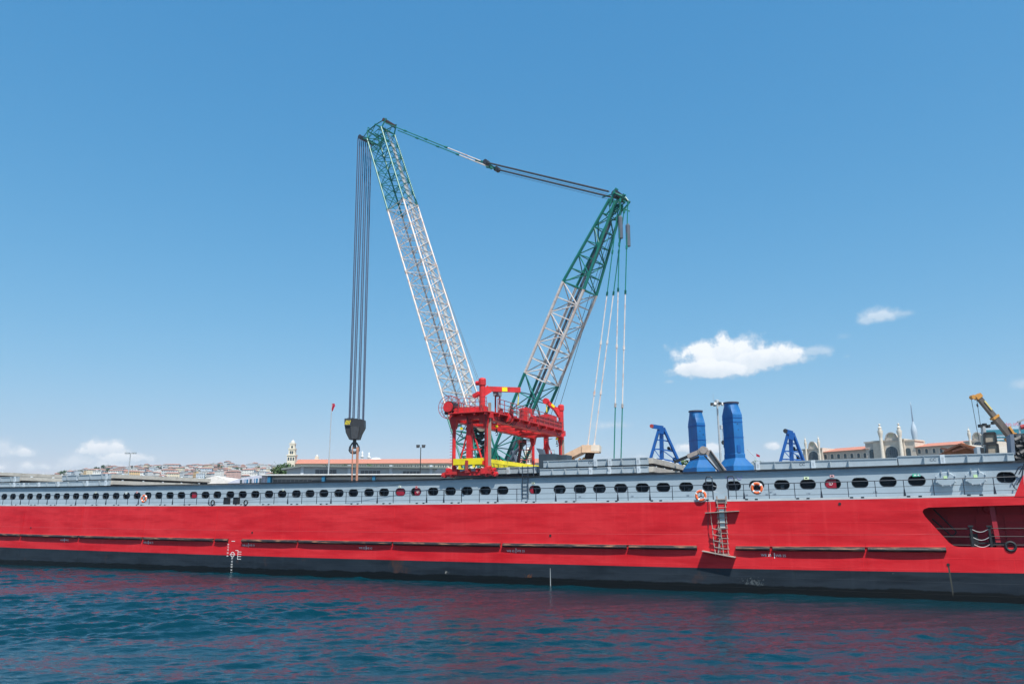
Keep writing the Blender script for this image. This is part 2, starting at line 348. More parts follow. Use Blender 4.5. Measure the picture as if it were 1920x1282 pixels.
for sc, st in (((1.0, 3.6, 1), .9), ((3.0, 9, 1), .55), ((9, 22, 1), .25)):
    mp = t.nodes.new('ShaderNodeMapping'); mp.inputs['Scale'].default_value = sc; mp.inputs['Rotation'].default_value = (0, 0, R(-9)); t.links.new(tco.outputs['Object'], mp.inputs['Vector'])
    n = t.nodes.new('ShaderNodeTexNoise'); n.inputs['Scale'].default_value = 1; n.inputs['Detail'].default_value = 3; t.links.new(mp.outputs['Vector'], n.inputs['Vector'])
    mu = t.nodes.new('ShaderNodeMath'); mu.operation = 'MULTIPLY'; mu.inputs[1].default_value = st; t.links.new(n.outputs['Fac'], mu.inputs[0]); hts.append(mu.outputs[0])
ad = t.nodes.new('ShaderNodeMath'); t.links.new(hts[0], ad.inputs[0]); t.links.new(hts[1], ad.inputs[1])
ad2 = t.nodes.new('ShaderNodeMath'); t.links.new(ad.outputs[0], ad2.inputs[0]); t.links.new(hts[2], ad2.inputs[1])
bp = t.nodes.new('ShaderNodeBump'); bp.inputs['Strength'].default_value = .7; bp.inputs['Distance'].default_value = .06
t.links.new(ad2.outputs[0], bp.inputs['Height']); t.links.new(bp.outputs['Normal'], b.inputs['Normal'])
me.materials.append(wm); wo = bpy.data.objects.new('water', me); COL.objects.link(wo); wo['kind'] = 'structure'

# quay and terrain: one sheet that rises into the hill on the left and reaches the horizon
def crest(px): return float(np.interp(px, [-50, 60, 105, 160, 200, 240, 300, 360, 420, 470, 520, 560, 640, 800], [905, 897, 893, 885, 879, 877, 876, 874, 872, 874, 876, 878, 882, 890]))
def slope_y(px, y):           # how high in the view the ground of the hillside stands
    return 896+(crest(px)-896+2.5)*min(1, max(0, (y-930)/370))**.9
def hill_z(x, y):
    px = 960+1436*x/y; w = float(np.interp(px, [-250, 40, 110, 560, 820], [0, .8, 1, 1, 0]))
    if y > 1300: w *= max(0, 1-(y-1300)/900)
    yy = min(1300, max(930, y)); z = atY(px, slope_y(px, yy), yy).z - .4
    if y < 930: z *= max(0, (y-560)/370)
    return 2.0 + max(0, z*w-2)
# the quay edge is its own straight block, the land behind is a sheet in rays from the shore
mb = MB(); P = [SHIP.w(c) for c in ((-900, 18.6, 0), (400, 18.6, 0), (400, 160, 0), (-900, 160, 0))]
mb.hexa([Vector((p.x, p.y, -3)) for p in P], [Vector((p.x, p.y, 1.9)) for p in P]); structure('quay', mb, M_ASPH)
mb = MB(); rows = [200, 400, 560, 650, 740, 830, 900, 930, 957, 985, 1015, 1045, 1078, 1110, 1140, 1170, 1203, 1235, 1268, 1300, 1360, 1440, 1600, 2200, 2800, 3300]
vs = []; nu = 120
for y in rows:
    for i in range(nu+1):
        a = -1.3+2.5*i/nu; vs.append((a*y, y, hill_z(a*y, y)))
fs = [(j*(nu+1)+i, j*(nu+1)+i+1, (j+1)*(nu+1)+i+1, (j+1)*(nu+1)+i) for j in range(len(rows)-1) for i in range(nu)]
mb.add(vs, fs); structure('hill', mb, M_HILL, True)

# ================================================================== CARGO SHIP
S0, S1 = -95.0, 45.0
ship = T(SHIP, 'cargo_ship', 'long red cargo ship with black lower hull and grey wall of oval openings', 'ship', (0, 8, 0))
def zz(s, z): return z + SHEER(s)*min(1, max(0, (z-.4)/1.4))
cols = [S0 + (25.6-S0)*i/60 for i in range(61)]
mb = MB()
for a, bb in zip(cols[:-1], cols[1:]):
    for k, (z0, z1) in enumerate(((-2, 1.83), (1.83, 4.0), (4.0, 6.09))):
        mb.k = 0 if k else 1
        mb.add([(a, 0, zz(a, z0)), (bb, 0, zz(bb, z0)), (bb, 0, zz(bb, z1)), (a, 0, zz(a, z1))], [(0, 1, 2, 3)])
mb.k = 1
for a, bb in ((25.6, 32), (32, 38), (38, S1)): mb.add([(a, 0, -2), (bb, 0, -2), (bb, 0, zz(bb, 1.83)), (a, 0, zz(a, 1.83))], [(0, 1, 2, 3)])
mb.k = 0
op = [(44, 3.40), (28.62, 3.37), (28.35, 3.42), (28.1, 3.62), (27.02, 5.13), (26.93, 5.36), (27.0, 5.53), (27.28, 5.63), (32.1, 5.74), (44, 5.95)]
outer = [(25.6, 1.83+SHEER(25.6)), (32, zz(32, 1.83)), (38, zz(38, 1.83)), (S1, zz(S1, 1.83)), (S1, zz(S1, 6.09)), (38, zz(38, 6.09)), (32, zz(32, 6.09)), (25.6, zz(25.6, 6.09))]
tri = tessellate_polygon([[Vector((x, z, 0)) for x, z in outer], [Vector((x, z, 0)) for x, z in op]]); allp = outer+op
mb.add([(x, 0, z) for x, z in allp], [tuple(t_) for t_ in tri])
# edge of the opening, plate thickness
for (x0, z0), (x1, z1) in zip(op, op[1:]+op[:1]): mb.add([(x0, 0, z0), (x1, 0, z1), (x1, .12, z1), (x0, .12, z0)], [(0, 1, 2, 3)])
# far side and ends
mb.add([(S0, 17.4, -2), (S1, 17.4, -2), (S1, 17.4, 6.4), (S0, 17.4, 6.4)], [(0, 1, 2, 3)])
for e in (S0, S1): mb.add([(e, 0, -2), (e, 17.4, -2), (e, 17.4, 6.4), (e, 0, zz(e, 6.09))], [(0, 1, 2, 3)])
hull = mb.build('hull', [M_RED, M_BLK], ship)
# raised weld lines
mb = MB()
for a, bb in zip(cols[:-1], cols[1:]): mb.beam((a, -.0015, zz(a, 3.96)), (bb, -.0015, zz(bb, 3.96)), .005, .022)
mb.beam((25.6, -.0015, zz(25.6, 3.96)), (27.75, -.0015, 4.1), .005, .022)
mb.build('weld_line', mat('weld_pale', (.62, .07, .075), .4), ship); mb = MB()
for s in (-56.5, -47.45, -38.5, -29.4, -19.95, -10.45, -.85, 8.72, 18.1, 23.65):
    mb = MB(); mb.beam((s, -.004, zz(s, 1.84)), (s, -.004, zz(s, 6.05)), .025, .012, up=(0, 1, 0)); mb.build('weld_seam', M_RED, ship)
for s in (-56.5, -47.45, -38.5, -29.4, -19.95, -10.45, -.85, 8.72, 18.1, 23.65): mb = MB(); mb.beam((s, -.003, .2), (s, -.003, zz(s, 1.82)), .02, .01, up=(0, 1, 0)); mb.build('boot_seam', M_BLK, ship)
# deck, inner hull, hold
mb = MB()
for a, bb in zip(cols[:-1]+[25.6, 32, 38], cols[1:]+[32, 38, S1]):
    mb.add([(a, 0, zz(a, 6.09)), (bb, 0, zz(bb, 6.09)), (bb, 1.25, zz(bb, 6.09)), (a, 1.25, zz(a, 6.09))], [(0, 1, 2, 3)])
    mb.add([(a, 1.2, 8.03+SHEER(a)), (bb, 1.2, 8.03+SHEER(bb)), (bb, 2.4, 8.03+SHEER(bb)), (a, 2.4, 8.03+SHEER(a))], [(0, 1, 2, 3)])
    if a < 25: mb.add([(a, 2.4, 3), (bb, 2.4, 3), (bb, 2.4, 8.03+SHEER(bb)), (a, 2.4, 8.03+SHEER(a))], [(0, 1, 2, 3)])
mb.box(S0, S1, 2.4, 15, 2.8, 3.0); mb.box(S0, S1, 15, 17.39, 6.3, 8.0)
mb.build('deck', M_WALL, ship)
# outer lip along the deck edge
mb = MB(); allc = cols[:-1]+[25.6, 32, 38, S1]
for a, bb in zip(allc[:-1], allc[1:]): mb.beam((a, .02, zz(a, 6.15)), (bb, .02, zz(bb, 6.15)), .05, .13)
mb.build('deck_edge', M_LIP, ship)
s = -62.
while s < 33:
    for d in (0, .62): mb = MB(); mb.box(s+d, s+d+.18, -.02, .1, 6.17+SHEER(s), 6.24+SHEER(s)); mb.build('drain_cap', M_DARK, ship)
    s += 3.15
# wall with a row of oval openings
WS = [-62.2+.0, -60.7, -59.2, -57.8, -56.3, -54.9, -53.4, -51.9, -50.4, -48.9, -47.4, -45.9, -44.4, -42.9, -41.4, -39.9, -38.4, -36.9, -35.4, -33.8, -32.3, -30.8, -29.2, -27.7, -26.2, -24.6, -23.1, -21.5, -20.0, -18.5, -16.9, -15.4, -13.8, -12.3, -10.7, -9.2, -7.6, -6.0, -4.5, -2.9, -1.4, 1.3, 3.3, 4.9, 6.4, 8.0, 9.6, 11.1, 12.7, 14.3, 15.9, 17.4, 19.0, 20.6, 22.1, 23.7, 25.3, 26.9, 31.6]
WS = [-62.2-1.48*k for k in range(20, 0, -1)] + WS + [34.7, 36.3, 37.9, 39.5, 41, 42.6]
WX = [(-62, 7.40), (-45, 7.25), (-30, 7.17), (-20, 7.13), (0, 7.12), (12, 7.13), (22, 7.16), (26, 7.24), (32, 7.36), (45, 7.6)]
def wz(s): return float(np.interp(s, [a for a, _ in WX], [b_ for _, b_ in WX]))
mb = MB(); TW = 1.2
def oval(s, hw, hh, n=6):
    z = wz(s); r = hh; pts = []
    for qn, (cx, cz, a0) in enumerate(((hw-r, 0, -90), (hw-r, 0, 0), (-(hw-r), 0, 90), (-(hw-r), 0, 180))):
        for k in range(n): a = R(a0+90*k/n); pts.append((s+cx+r*math.cos(a), z+cz+r*math.sin(a)))
    return pts
edges = [S0] + [(a+bb)/2 for a, bb in zip(WS[:-1], WS[1:])] + [S1]
def top(s): return 8.03+SHEER(s)
for i, s in enumerate(WS):
    a, bb = edges[i], edges[i+1]; o_ = oval(s, .46, .29); n = len(o_); mid = (a+bb)/2
    rect = []
    for k, (x, z) in enumerate(o_):                                  # spread the ring outward to the bay's border
        cx, cz = s, wz(s); dx, dz = x-cx, z-cz
        t1 = (bb-cx)/dx if dx > 1e-6 else ((a-cx)/dx if dx < -1e-6 else 1e9)
        t2 = (top(s)-cz)/dz if dz > 1e-6 else ((6.0-cz)/dz if dz < -1e-6 else 1e9)
        t_ = min(t1, t2); rx = cx+dx*t_; rect.append((rx, top(rx) if t2 <= t1 and dz > 0 else cz+dz*t_))
    mb.add([(x, TW, z) for x, z in o_]+[(x, TW, z) for x, z in rect], [(k, (k+1) % n, n+(k+1) % n, n+k) for k in range(n)])
    for (ca, cz_) in ((a, 6.0), (bb, 6.0), (a, top(a)), (bb, top(bb))):
        # corner fills
        near = sorted(range(n), key=lambda k: (rect[k][0]-ca)**2+(rect[k][1]-cz_)**2)
        vert = [k for k in near if abs(rect[k][0]-ca) < 1e-4]; hor = [k for k in near if abs(rect[k][1]-(6.0 if cz_ == 6.0 else top(rect[k][0]))) < 1e-3]
        if vert and hor: mb.add([(ca, TW, cz_), (rect[vert[0]][0], TW, rect[vert[0]][1]), (rect[hor[0]][0], TW, rect[hor[0]][1])], [(0, 1, 2)])
wall = mb.build('deck_wall', M_WALL, ship)
for s in WS:
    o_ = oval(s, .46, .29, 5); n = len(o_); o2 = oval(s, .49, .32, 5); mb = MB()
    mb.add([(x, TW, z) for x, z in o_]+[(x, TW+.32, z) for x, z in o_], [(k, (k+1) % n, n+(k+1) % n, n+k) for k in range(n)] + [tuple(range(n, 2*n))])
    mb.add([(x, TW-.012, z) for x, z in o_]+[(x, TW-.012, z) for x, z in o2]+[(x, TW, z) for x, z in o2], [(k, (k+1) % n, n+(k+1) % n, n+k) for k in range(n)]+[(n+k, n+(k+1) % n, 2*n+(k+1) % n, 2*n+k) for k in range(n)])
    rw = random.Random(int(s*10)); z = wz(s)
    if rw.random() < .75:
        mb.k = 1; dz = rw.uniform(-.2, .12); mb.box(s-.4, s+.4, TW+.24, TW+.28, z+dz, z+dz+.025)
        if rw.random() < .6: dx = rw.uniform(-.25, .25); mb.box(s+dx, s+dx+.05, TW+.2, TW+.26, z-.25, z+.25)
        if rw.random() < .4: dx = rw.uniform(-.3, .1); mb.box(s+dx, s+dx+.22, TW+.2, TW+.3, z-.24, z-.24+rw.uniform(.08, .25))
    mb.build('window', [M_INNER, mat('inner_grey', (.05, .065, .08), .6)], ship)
# hose boxes and lamps seen inside some openings
for s, dx, w in ((-33.8, 0, .3), (-10.7, -.05, .4), (-9.2, .12, .3), (22.1, -.12, .32), (-1.4+2.55, -.2, .15)):
    mb = MB(); mb.box(s+dx-w, s+dx+w, TW+.08, TW+.25, wz(s)-.27, wz(s)+.27); hb = mb.build('hose_box', mat('box_red', (.30, .01, .03), .5), ship)
    if s > 20 or abs(s+9.2) < .1:
        mb = MB(); mb.torus((s+dx-.0, TW+.072, wz(s)), .1, .012, 'y', 20, 4); mb.box(s+dx-.012, s+dx+.012, TW+.062, TW+.08, wz(s)-.06, wz(s)+.06); mb.build('emblem', M_WHITE, ship, parent=hb).matrix_parent_inverse = Matrix()
# top flange with its dark edge
mb = MB()
for a, bb in zip(allc[:-1], allc[1:]): mb.beam((a, 1.13, top(a)+.055), (bb, 1.13, top(bb)+.055), .26, .085)
mb.build('top_flange', M_DARK, ship)
mb = MB()
for a, bb in zip(allc[:-1], allc[1:]): mb.beam((a, 1.185, top(a)-.12), (bb, 1.185, top(bb)-.12), .03, .2)
mb.build('flange_shade', mat('flange_shade_blue', (.27, .36, .44), .5), ship)  # darker blue strip below the flange, its cast shadow painted on the wall
# railing
RP = []
for x, y in [(v/4, 946) for v in (14,80,146,210,280,347,418,490,562,638,715,788,867,950,1031,1113,1203,1288,1377,1468,1560)]: RP.append((SHIP.pix(x, y)[0]))
for v in (346,450,553,658,770,878,990,1108,1225,1345,1470,1596,1727,1858): RP.append(SHIP.pix(v/4+400, 944)[0])
for v in (77+128,338,472,610,754,897,1046,1198,1352,1513,1590,1756): RP.append(SHIP.pix(v/4+780, 941)[0])
for v in (190,400): RP.append(SHIP.pix(v/4.93+1180, 938)[0])
RP2 = [SHIP.pix(v/4.93+1180, 936)[0] for v in (990,1062,1295,1535,1780)] + [SHIP.pix(v/4.364+1480, 932)[0] for v in (487,712,948,1190,1440,1690)]
GA, GB = SHIP.pix(1337, 935)[0], SHIP.pix(1366, 935)[0]
def rz(s): return zz(s, 6.09)
mb = MB()
for h, r in ((1.08, .026), (.70, .014), (.33, .014)):
    for lo, hi in ((S0, GA), (GB, 32.0)):
        n = max(1, int((hi-lo)/3)); pts = [(lo+(hi-lo)*k/n, .06, rz(lo+(hi-lo)*k/n)+h) for k in range(n+1)]; mb.path(pts, r, 5)
rail = mb.build('railing', M_RAIL, ship)
xs_ = [-62.9-1.5*k for k in range(20)] + RP + RP2
for i, s in enumerate(xs_):
    mb = MB(); mb.beam((s, .06, rz(s)), (s, .06, rz(s)+1.09), .045, .03)
    if i % 3 == 1: mb.prism([(s-.09, rz(s)), (s+.09, rz(s)), (s+.03, rz(s)+.55), (s-.03, rz(s)+.55)], .04, .08)
    mb.build('railing_post', M_RAIL, ship, parent=rail)
for s in (GA, GB):   # tall hoops each side of the boarding gate
    d = -.42 if s == GA else .42; mb = MB()
    mb.path([(s, .1, rz(s)), (s, .1, rz(s)+1.55), (s+d*.25, .1, rz(s)+1.63), (s+d*.8, .1, rz(s)+1.63), (s+d, .1, rz(s)+1.5), (s+d, .1, rz(s)+1.05)], .04, 6); mb.build('gate_hoop', M_RAIL, ship)
mb = MB()
for h in (1.05, .68):
    mb.path([(GA+(GB-GA)*k/8, .1, rz(15)+h-.12*math.sin(math.pi*k/8)) for k in range(9)], .012, 4)
mb.build('gate_rope', M_STEEL, ship)
# long thin mooring line drooping in front of the wall
mb = MB(); A = SHIP.pix(300, 947, .3); B_ = SHIP.pix(832, 897, .9)
mb.path([(A[0]+(B_[0]-A[0])*k/24, .3+.6*k/24, A[2]+(B_[2]-A[2])*(k/24)**1.5) for k in range(25)], .013, 5); mb.build('hawser', M_ROPE, ship)
# fenders
def fender(s0, s1):
    mb = MB(); n = max(2, int((s1-s0)/1.2)); pts = []
    prof = [(0, .14), (-.12, .13), (-.22, .08), (-.26, .0), (-.22, -.08), (-.1, -.13), (0, -.13)]
    vs = []
    for k in range(n+1):
        s = s0+(s1-s0)*k/n; e = .85 if k in (0, n) else 1; ss = s
        for (t_, z) in prof: vs.append((ss, t_*e if k in (0, n) else t_, 3.09+SHEER(s)+z))
    m_ = len(prof); fs = [(k*m_+j, k*m_+j+1, (k+1)*m_+j+1, (k+1)*m_+j) for k in range(n) for j in range(m_-1)] + [tuple(range(m_)), tuple(range(n*m_, (n+1)*m_))[::-1]]
    mb.add(vs, fs); mb.build('fender', M_FEND, ship, smooth=False)
for a, bb in ((-92, -75), (-74.8, -66), (-65.8, -56.62), (-56.4, -47.56), (-47.35, -38.6), (-38.35, -29.55), (-29.28, -27.8), (-26.15, -20.05), (-19.85, -10.54), (-10.36, -1.02), (-.8, 8.66), (8.82, 13.45), (15.96, 18.06), (18.24, 23.58), (23.75, 27.9)): fender(a, bb)
for a, bb in ((-65.8, -29.5), (-26.15, -1.0), (-.8, 13.4), (15.96, 27.9)):
    n = 12; mb = MB()
    for k in range(n): s = a+(bb-a)*k/n; e = a+(bb-a)*(k+1)/n; mb.beam((s, -.03, 3.25+SHEER(s)), (e, -.03, 3.25+SHEER(e)), .06, .02)
    mb.build('fender_flange', mat('pale_red', (.62, .12, .11), .5), ship)
# writing: tank marks, load line, draught marks, frame numbers
for body, px, py in (('WB 25', 1464, 1041.5), ('WB 35', 1436.5, 1040.5), ('WB 35', 976.5, 1032.5), ('WB 45', 957.5, 1032.5), ('WB 42', 692, 1027.5), ('WB 52', 679, 1027), ('WB 52', 472.5, 1022), ('WB 62', 459.5, 1022), ('WB 72', 283, 1017), ('WB 82', 273.5, 1016.5), ('WB 82', 125, 1012), ('WB 92', 117, 1012)):
    p = SHIP.pix(px, py); text(body, .22, (p[0], -.008, p[2]), M_WHITE, ship, parent=hull)
for px, py in ((1452, 1041), (967.5, 1031.5), (686.5, 1026.5), (466, 1021.5), (278.5, 1016.5), (121, 1012)):
    p = SHIP.pix(px, py); mb = MB(); mb.box(p[0]-.02, p[0]+.02, -.01, -.002, p[2]-.17, p[2]+.17); mb.build('tank_mark', M_WHITE, ship, parent=hull)
for k, (d, px, py) in enumerate((('74', 428, 1020.5), ('72', 427.7, 1025.5), ('70', 427.3, 1030.7), ('68', 427, 1036), ('66', 426.5, 1041.5), ('64', 435.3, 1046.5), ('62', 435, 1052), ('60', 434.5, 1057.5), ('58', 434.2, 1062.2), ('56', 434, 1068), ('54', 433.5, 1073.2))):
    p = SHIP.pix(px, py); text(d, .2, (p[0], -.008, p[2]), M_WHITE, ship, 'draught_mark', parent=hull)
p = SHIP.pix(436, 1039); mb = MB(); mb.torus((p[0], -.004, p[2]), .2, .03, 'y', 24, 4, sy=.2); mb.box(p[0]-.32, p[0]+.32, -.01, -.003, p[2]-.02, p[2]+.02)
q_ = SHIP.pix(446, 1038)
mb.box(q_[0]-.02, q_[0]+.02, -.01, -.003, q_[2]-.45, q_[2]+.3)
for dz in (-.43, -.2, 0, .18): mb.box(q_[0], q_[0]+.4, -.012, -.005, q_[2]+dz-.02, q_[2]+dz+.02)
mb.box(q_[0]-.3, q_[0], -.012, -.005, q_[2]+.28, q_[2]+.32)
r_ = SHIP.pix(437.5, 1014); mb.box(r_[0]-.2, r_[0]+.2, -.01, -.003, r_[2]-.025, r_[2]+.025)
mb.build('load_line', M_WHITE, ship, parent=hull)
for body, px, py, s_ in (('160', 1289, 928.5, .16), ('165', 1399, 928, .16), ('167', 1445, 922.5, .16), ('163', 1437.5, 926.5, .16), ('166', 1452, 926, .16), ('170', 1515.5, 925.5, .16), ('110', 987, 929.5, .14), ('155', 1185, 930, .15), ('150', 1087, 931, .15), ('173', 1641, 922.5, .16)):
    p = SHIP.pix(px, py, TW); text(body, s_, (p[0], TW-.008, p[2]), mat('ink_blue', (.10, .13, .18), .6), ship, 'frame_number', parent=wall)
# small safety signs on the wall
for px, py, c, w in ((1512, 896, (.75, .85, .55), .2), (1560, 892, (.7, .4, .4), .17), (1716, 890.5, (.05, .5, .3), .2), (1722, 890.3, (.1, .4, .35), .14), (1000, 905, (.6, .66, .5), .16), (750, 912, (.8, .85, .75), .14), (781, 913, (.75, .2, .2), .12), (237, 924, (.8, .85, .8), .18), (257, 922.5, (.75, .4, .4), .15), (531, 918, (.6, .65, .55), .12), (179.5, 923, (.65, .7, .6), .14)):
    p = SHIP.pix(px, py, TW); mb = MB(); w *= .75; mb.box(p[0]-w, p[0]+w, TW-.03, TW-.01, p[2]-.085, p[2]+.085)
    mb.k = 1; mb.box(p[0]-w*.5, p[0]+w*.4, TW-.034, TW-.03, p[2]-.035, p[2]+.035); mb.build('safety_sign', [mat('sign%g_%g' % (px, py), c, .6, var=.02), M_DARK if c[0] > .5 else M_WHITE], ship, parent=wall)
# faint company mark above the gate
p = SHIP.pix(1374, 893, TW); mb = MB(); mb.torus((p[0]-.28, TW-.004, p[2]), .17, .03, 'y', 18, 4, sy=.2); mb.path([(p[0]-.05, TW-.01, p[2]-.2), (p[0]+.15, TW-.01, p[2]+.18), (p[0]+.35, TW-.01, p[2]-.18), (p[0]+.5, TW-.01, p[2]-.2), (p[0]+.62, TW-.01, p[2]+.1)], .022, 4); mb.build('painted_emblem', mat('mark_violet', (.30, .29, .52), .6), ship, parent=wall)
# two round bolted covers
for px, py in ((1772, 898), (1828, 895.5)):
    p = SHIP.pix(px, py, TW); c = (p[0], TW, p[2]); mb = MB(); n = 28
    ring = lambda r, y, yy=.78: [(c[0]+r*math.cos(2*math.pi*k/n), y, c[2]+r*yy*math.sin(2*math.pi*k/n)) for k in range(n)]
    mb.add(ring(.54, TW)+ring(.54, TW-.30)+ring(.50, TW-.33), [(k, (k+1) % n, n+(k+1) % n, n+k) for k in range(n)]+[(n+k, n+(k+1) % n, 2*n+(k+1) % n, 2*n+k) for k in range(n)]+[tuple(range(2*n, 3*n))])
    cv = mb.build('round_cover', M_WALL, ship)
    for k in range(8):
        a = R(22.5+45*k); x, z = c[0]+.55*math.cos(a), c[2]+.43*math.sin(a); mb = MB(); mb.box(x-.035, x+.035, TW-.38, TW-.22, z-.045, z+.045); mb.tube((x, TW-.42, z), (x, TW-.3, z), .022, 6); mb.build('clamp', M_LGREY, ship, parent=cv)
    for d in (-.2, .2): mb = MB(); mb.box(c[0]+d-.02, c[0]+d+.02, TW-.42, TW-.33, c[2]+.28, c[2]+.54); mb.build('hinge', M_GREY, ship, parent=cv)
    mb = MB(); mb.box(c[0]-.1, c[0]+.1, TW-.345, TW-.332, c[2], c[2]+.18); mb.build('notice', mat('notice_green', (.55, .75, .4), .6), ship, parent=cv)
# wall ladder right of the gantry crane
for px in (979, 989.5):
    pass
l0 = SHIP.pix(979.5, 900, 1.05); l1 = SHIP.pix(990, 900, 1.05); zt = SHIP.pix(980, 873, 1.05)[2]; zb = SHIP.pix(980, 936, 1.05)[2]
mb = MB(); mb.beam((l0[0], 1.05, zb), (l0[0], 1.05, zt), .05); mb.beam((l1[0], 1.05, zb), (l1[0], 1.05, zt), .05)
for k in range(9): z = zb+(zt-zb)*(k+.5)/9; mb.beam((l0[0], 1.05, z), (l1[0], 1.05, z), .03)
mb.build('wall_ladder', M_RAIL, ship)
mb = MB(); s_ = SHIP.pix(1000.5, 880, 1.05)[0]; mb.beam((s_, 1.05, 8.1), (s_, 1.05, 9.3), .05); mb.build('handrail_post', M_RAIL, ship)
# pair of small bitts boxes and tyre rings on the deck (left)
for px in (425, 443):
    p = SHIP.pix(px, 940, .4); mb = MB(); mb.box(p[0]-.25, p[0]+.25, .25, .6, 6.1+SHEER(p[0]), 6.85+SHEER(p[0])); mb.build('bollard', M_DARK, ship)
for px in (399.5, 461.5):
    p = SHIP.pix(px, 944, .05); mb = MB(); mb.torus((p[0], .0, p[2]+.1), .2, .06, 'y', 20, 6); mb.build('fairlead', M_DARK, ship)
# recess at the right
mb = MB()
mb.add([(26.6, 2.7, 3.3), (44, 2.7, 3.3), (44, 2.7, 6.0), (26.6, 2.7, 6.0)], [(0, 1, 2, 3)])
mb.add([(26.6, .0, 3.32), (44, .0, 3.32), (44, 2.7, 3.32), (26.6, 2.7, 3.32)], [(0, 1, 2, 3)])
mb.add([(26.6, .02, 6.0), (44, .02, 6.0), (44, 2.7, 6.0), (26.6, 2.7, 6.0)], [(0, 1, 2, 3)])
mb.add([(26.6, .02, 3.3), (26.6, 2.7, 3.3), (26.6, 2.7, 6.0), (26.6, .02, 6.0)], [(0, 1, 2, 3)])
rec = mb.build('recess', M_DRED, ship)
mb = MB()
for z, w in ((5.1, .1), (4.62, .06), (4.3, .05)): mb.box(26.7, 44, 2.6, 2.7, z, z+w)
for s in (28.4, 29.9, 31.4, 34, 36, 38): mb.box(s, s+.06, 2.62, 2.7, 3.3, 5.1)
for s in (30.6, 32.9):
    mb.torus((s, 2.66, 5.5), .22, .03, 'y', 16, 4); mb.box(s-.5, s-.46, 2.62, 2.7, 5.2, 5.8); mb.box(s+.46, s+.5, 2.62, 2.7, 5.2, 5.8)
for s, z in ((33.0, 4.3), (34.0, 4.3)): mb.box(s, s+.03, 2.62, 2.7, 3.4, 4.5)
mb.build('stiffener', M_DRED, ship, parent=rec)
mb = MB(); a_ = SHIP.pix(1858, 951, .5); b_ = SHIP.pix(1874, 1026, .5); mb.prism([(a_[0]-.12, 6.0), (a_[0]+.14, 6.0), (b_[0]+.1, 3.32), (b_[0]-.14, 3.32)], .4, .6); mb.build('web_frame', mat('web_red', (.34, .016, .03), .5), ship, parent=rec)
mb = MB()
pa = [SHIP.pix(*p, 1.2) for p in ((1750, 954), (1793, 996), (1791, 1001), (1784, 1004), (1748, 972))]; mb.path(pa, .05, 6); mb.build('stair_rail', M_DARK, ship, parent=rec)
mb = MB(); P1 = SHIP.pix(1819.5, 985, .12)[0]; P2 = SHIP.pix(1854, 985, .12)[0]
for y, xl in ((991, 1753), (1006, 1769), (1021.5, 1786)):
    zl = SHIP.pix(1820, y, .12)[2]; xl = SHIP.pix(xl, y, .12)[0]; mb.tube((xl, .12, zl), (P1, .12, zl), .022, 5); mb.tube((P2, .12, zl+.03), (43.9, .12, zl+.12), .022, 5)
for s in (P1, P2): mb.box(s-.06, s+.06, .06, .18, 3.33, 4.55); mb.box(s-.13, s+.13, .02, .2, 4.5, 4.6)
lrl = mb.build('recess_railing', M_DARK, ship)
mb = MB()
for y in (991, 1006, 1019):
    zl = SHIP.pix(1820, y, .12)[2]; mb.path([(P1+(P2-P1)*k/10, .1, zl-.2*math.sin(math.pi*k/10)+.03*k/10) for k in range(11)], .022, 5)
mb.build('chain', M_STRIP, ship, parent=lrl)
p = SHIP.pix(1895, 1024, 0); mb = MB(); mb.torus((p[0], .0, p[2]), .24, .075, 'y', 24, 8); mb.box(p[0]-1.6, p[0]-.2, .3, .4, p[2]+.1, p[2]+.2); mb.build('fairlead', M_DARK, ship)
for px in (1826, 1862):
    p = SHIP.pix(px, 1010, 1); mb = MB(); mb.box(p[0]-.2, p[0]+.2, .8, 1.2, 3.33, 4.1); mb.build('bollard', M_DARK, ship)
# bulwark that rises to the right edge
mb = MB(); c0 = SHIP.pix(1901, 927)[0]; c1 = SHIP.pix(1920, 893)[0]
mb.prism([(c0, 6.2), (c1, 7.45), (S1, 9.0), (S1, 6.2)], -.02, .06); bw = mb.build('bulwark', M_RED, ship)
mb = MB(); mb.prism([(c0+.57, 6.9), (c1, 7.45), (S1, 9.0), (S1, 6.9)], -.028, -.021); mb.build('white_band', M_WHITE, ship, parent=bw)
mb = MB()
for dx in (0, 7): mb.path([SHIP.pix(*p, .9) for p in ((1903+dx, 889), (1910+dx, 876), (1916+dx, 873), (1922+dx, 880), (1925+dx, 892))], .035, 6)
mb.path([SHIP.pix(*p, .5) for p in ((1920, 868), (1916, 893), (1906, 909))], .04, 6); mb.path([SHIP.pix(*p, .5) for p in ((1898, 907), (1903, 915), (1908, 918))], .03, 6)
mb.build('stair_rail', M_RAIL, ship)
# scupper holes with runs
for px, py, ln in ((1778, 1058, 1.5), (1032, 1003.5, .0), (1574.5, 944, .0), (473, 998, .0), (58, 989, 0)):
    p = SHIP.pix(px, py); mb = MB(); mb.tube((p[0], -.03, p[2]), (p[0], .02, p[2]), .085, 12); mb.k = 1
    if ln: mb.prism([(p[0]-.04, p[2]-.1), (p[0]+.05, p[2]-.1), (p[0]+.09, p[2]-ln), (p[0]+.03, p[2]-ln-.3)], -.004, -.002)
    mb.build('scupper', [M_DARK, mat('run_stain', (.05, .05, .042), .8)], ship, parent=hull)
p = SHIP.pix(1032, 1085); mb = MB(); mb.prism([(p[0]-.015, p[2]+.75), (p[0]+.015, p[2]+.75), (p[0]+.04, p[2]-.55), (p[0]-.03, p[2]-.6)], -.004, -.002); mb.build('paint_run', mat('run_pale', (.36, .38, .38), .7), ship, parent=hull)
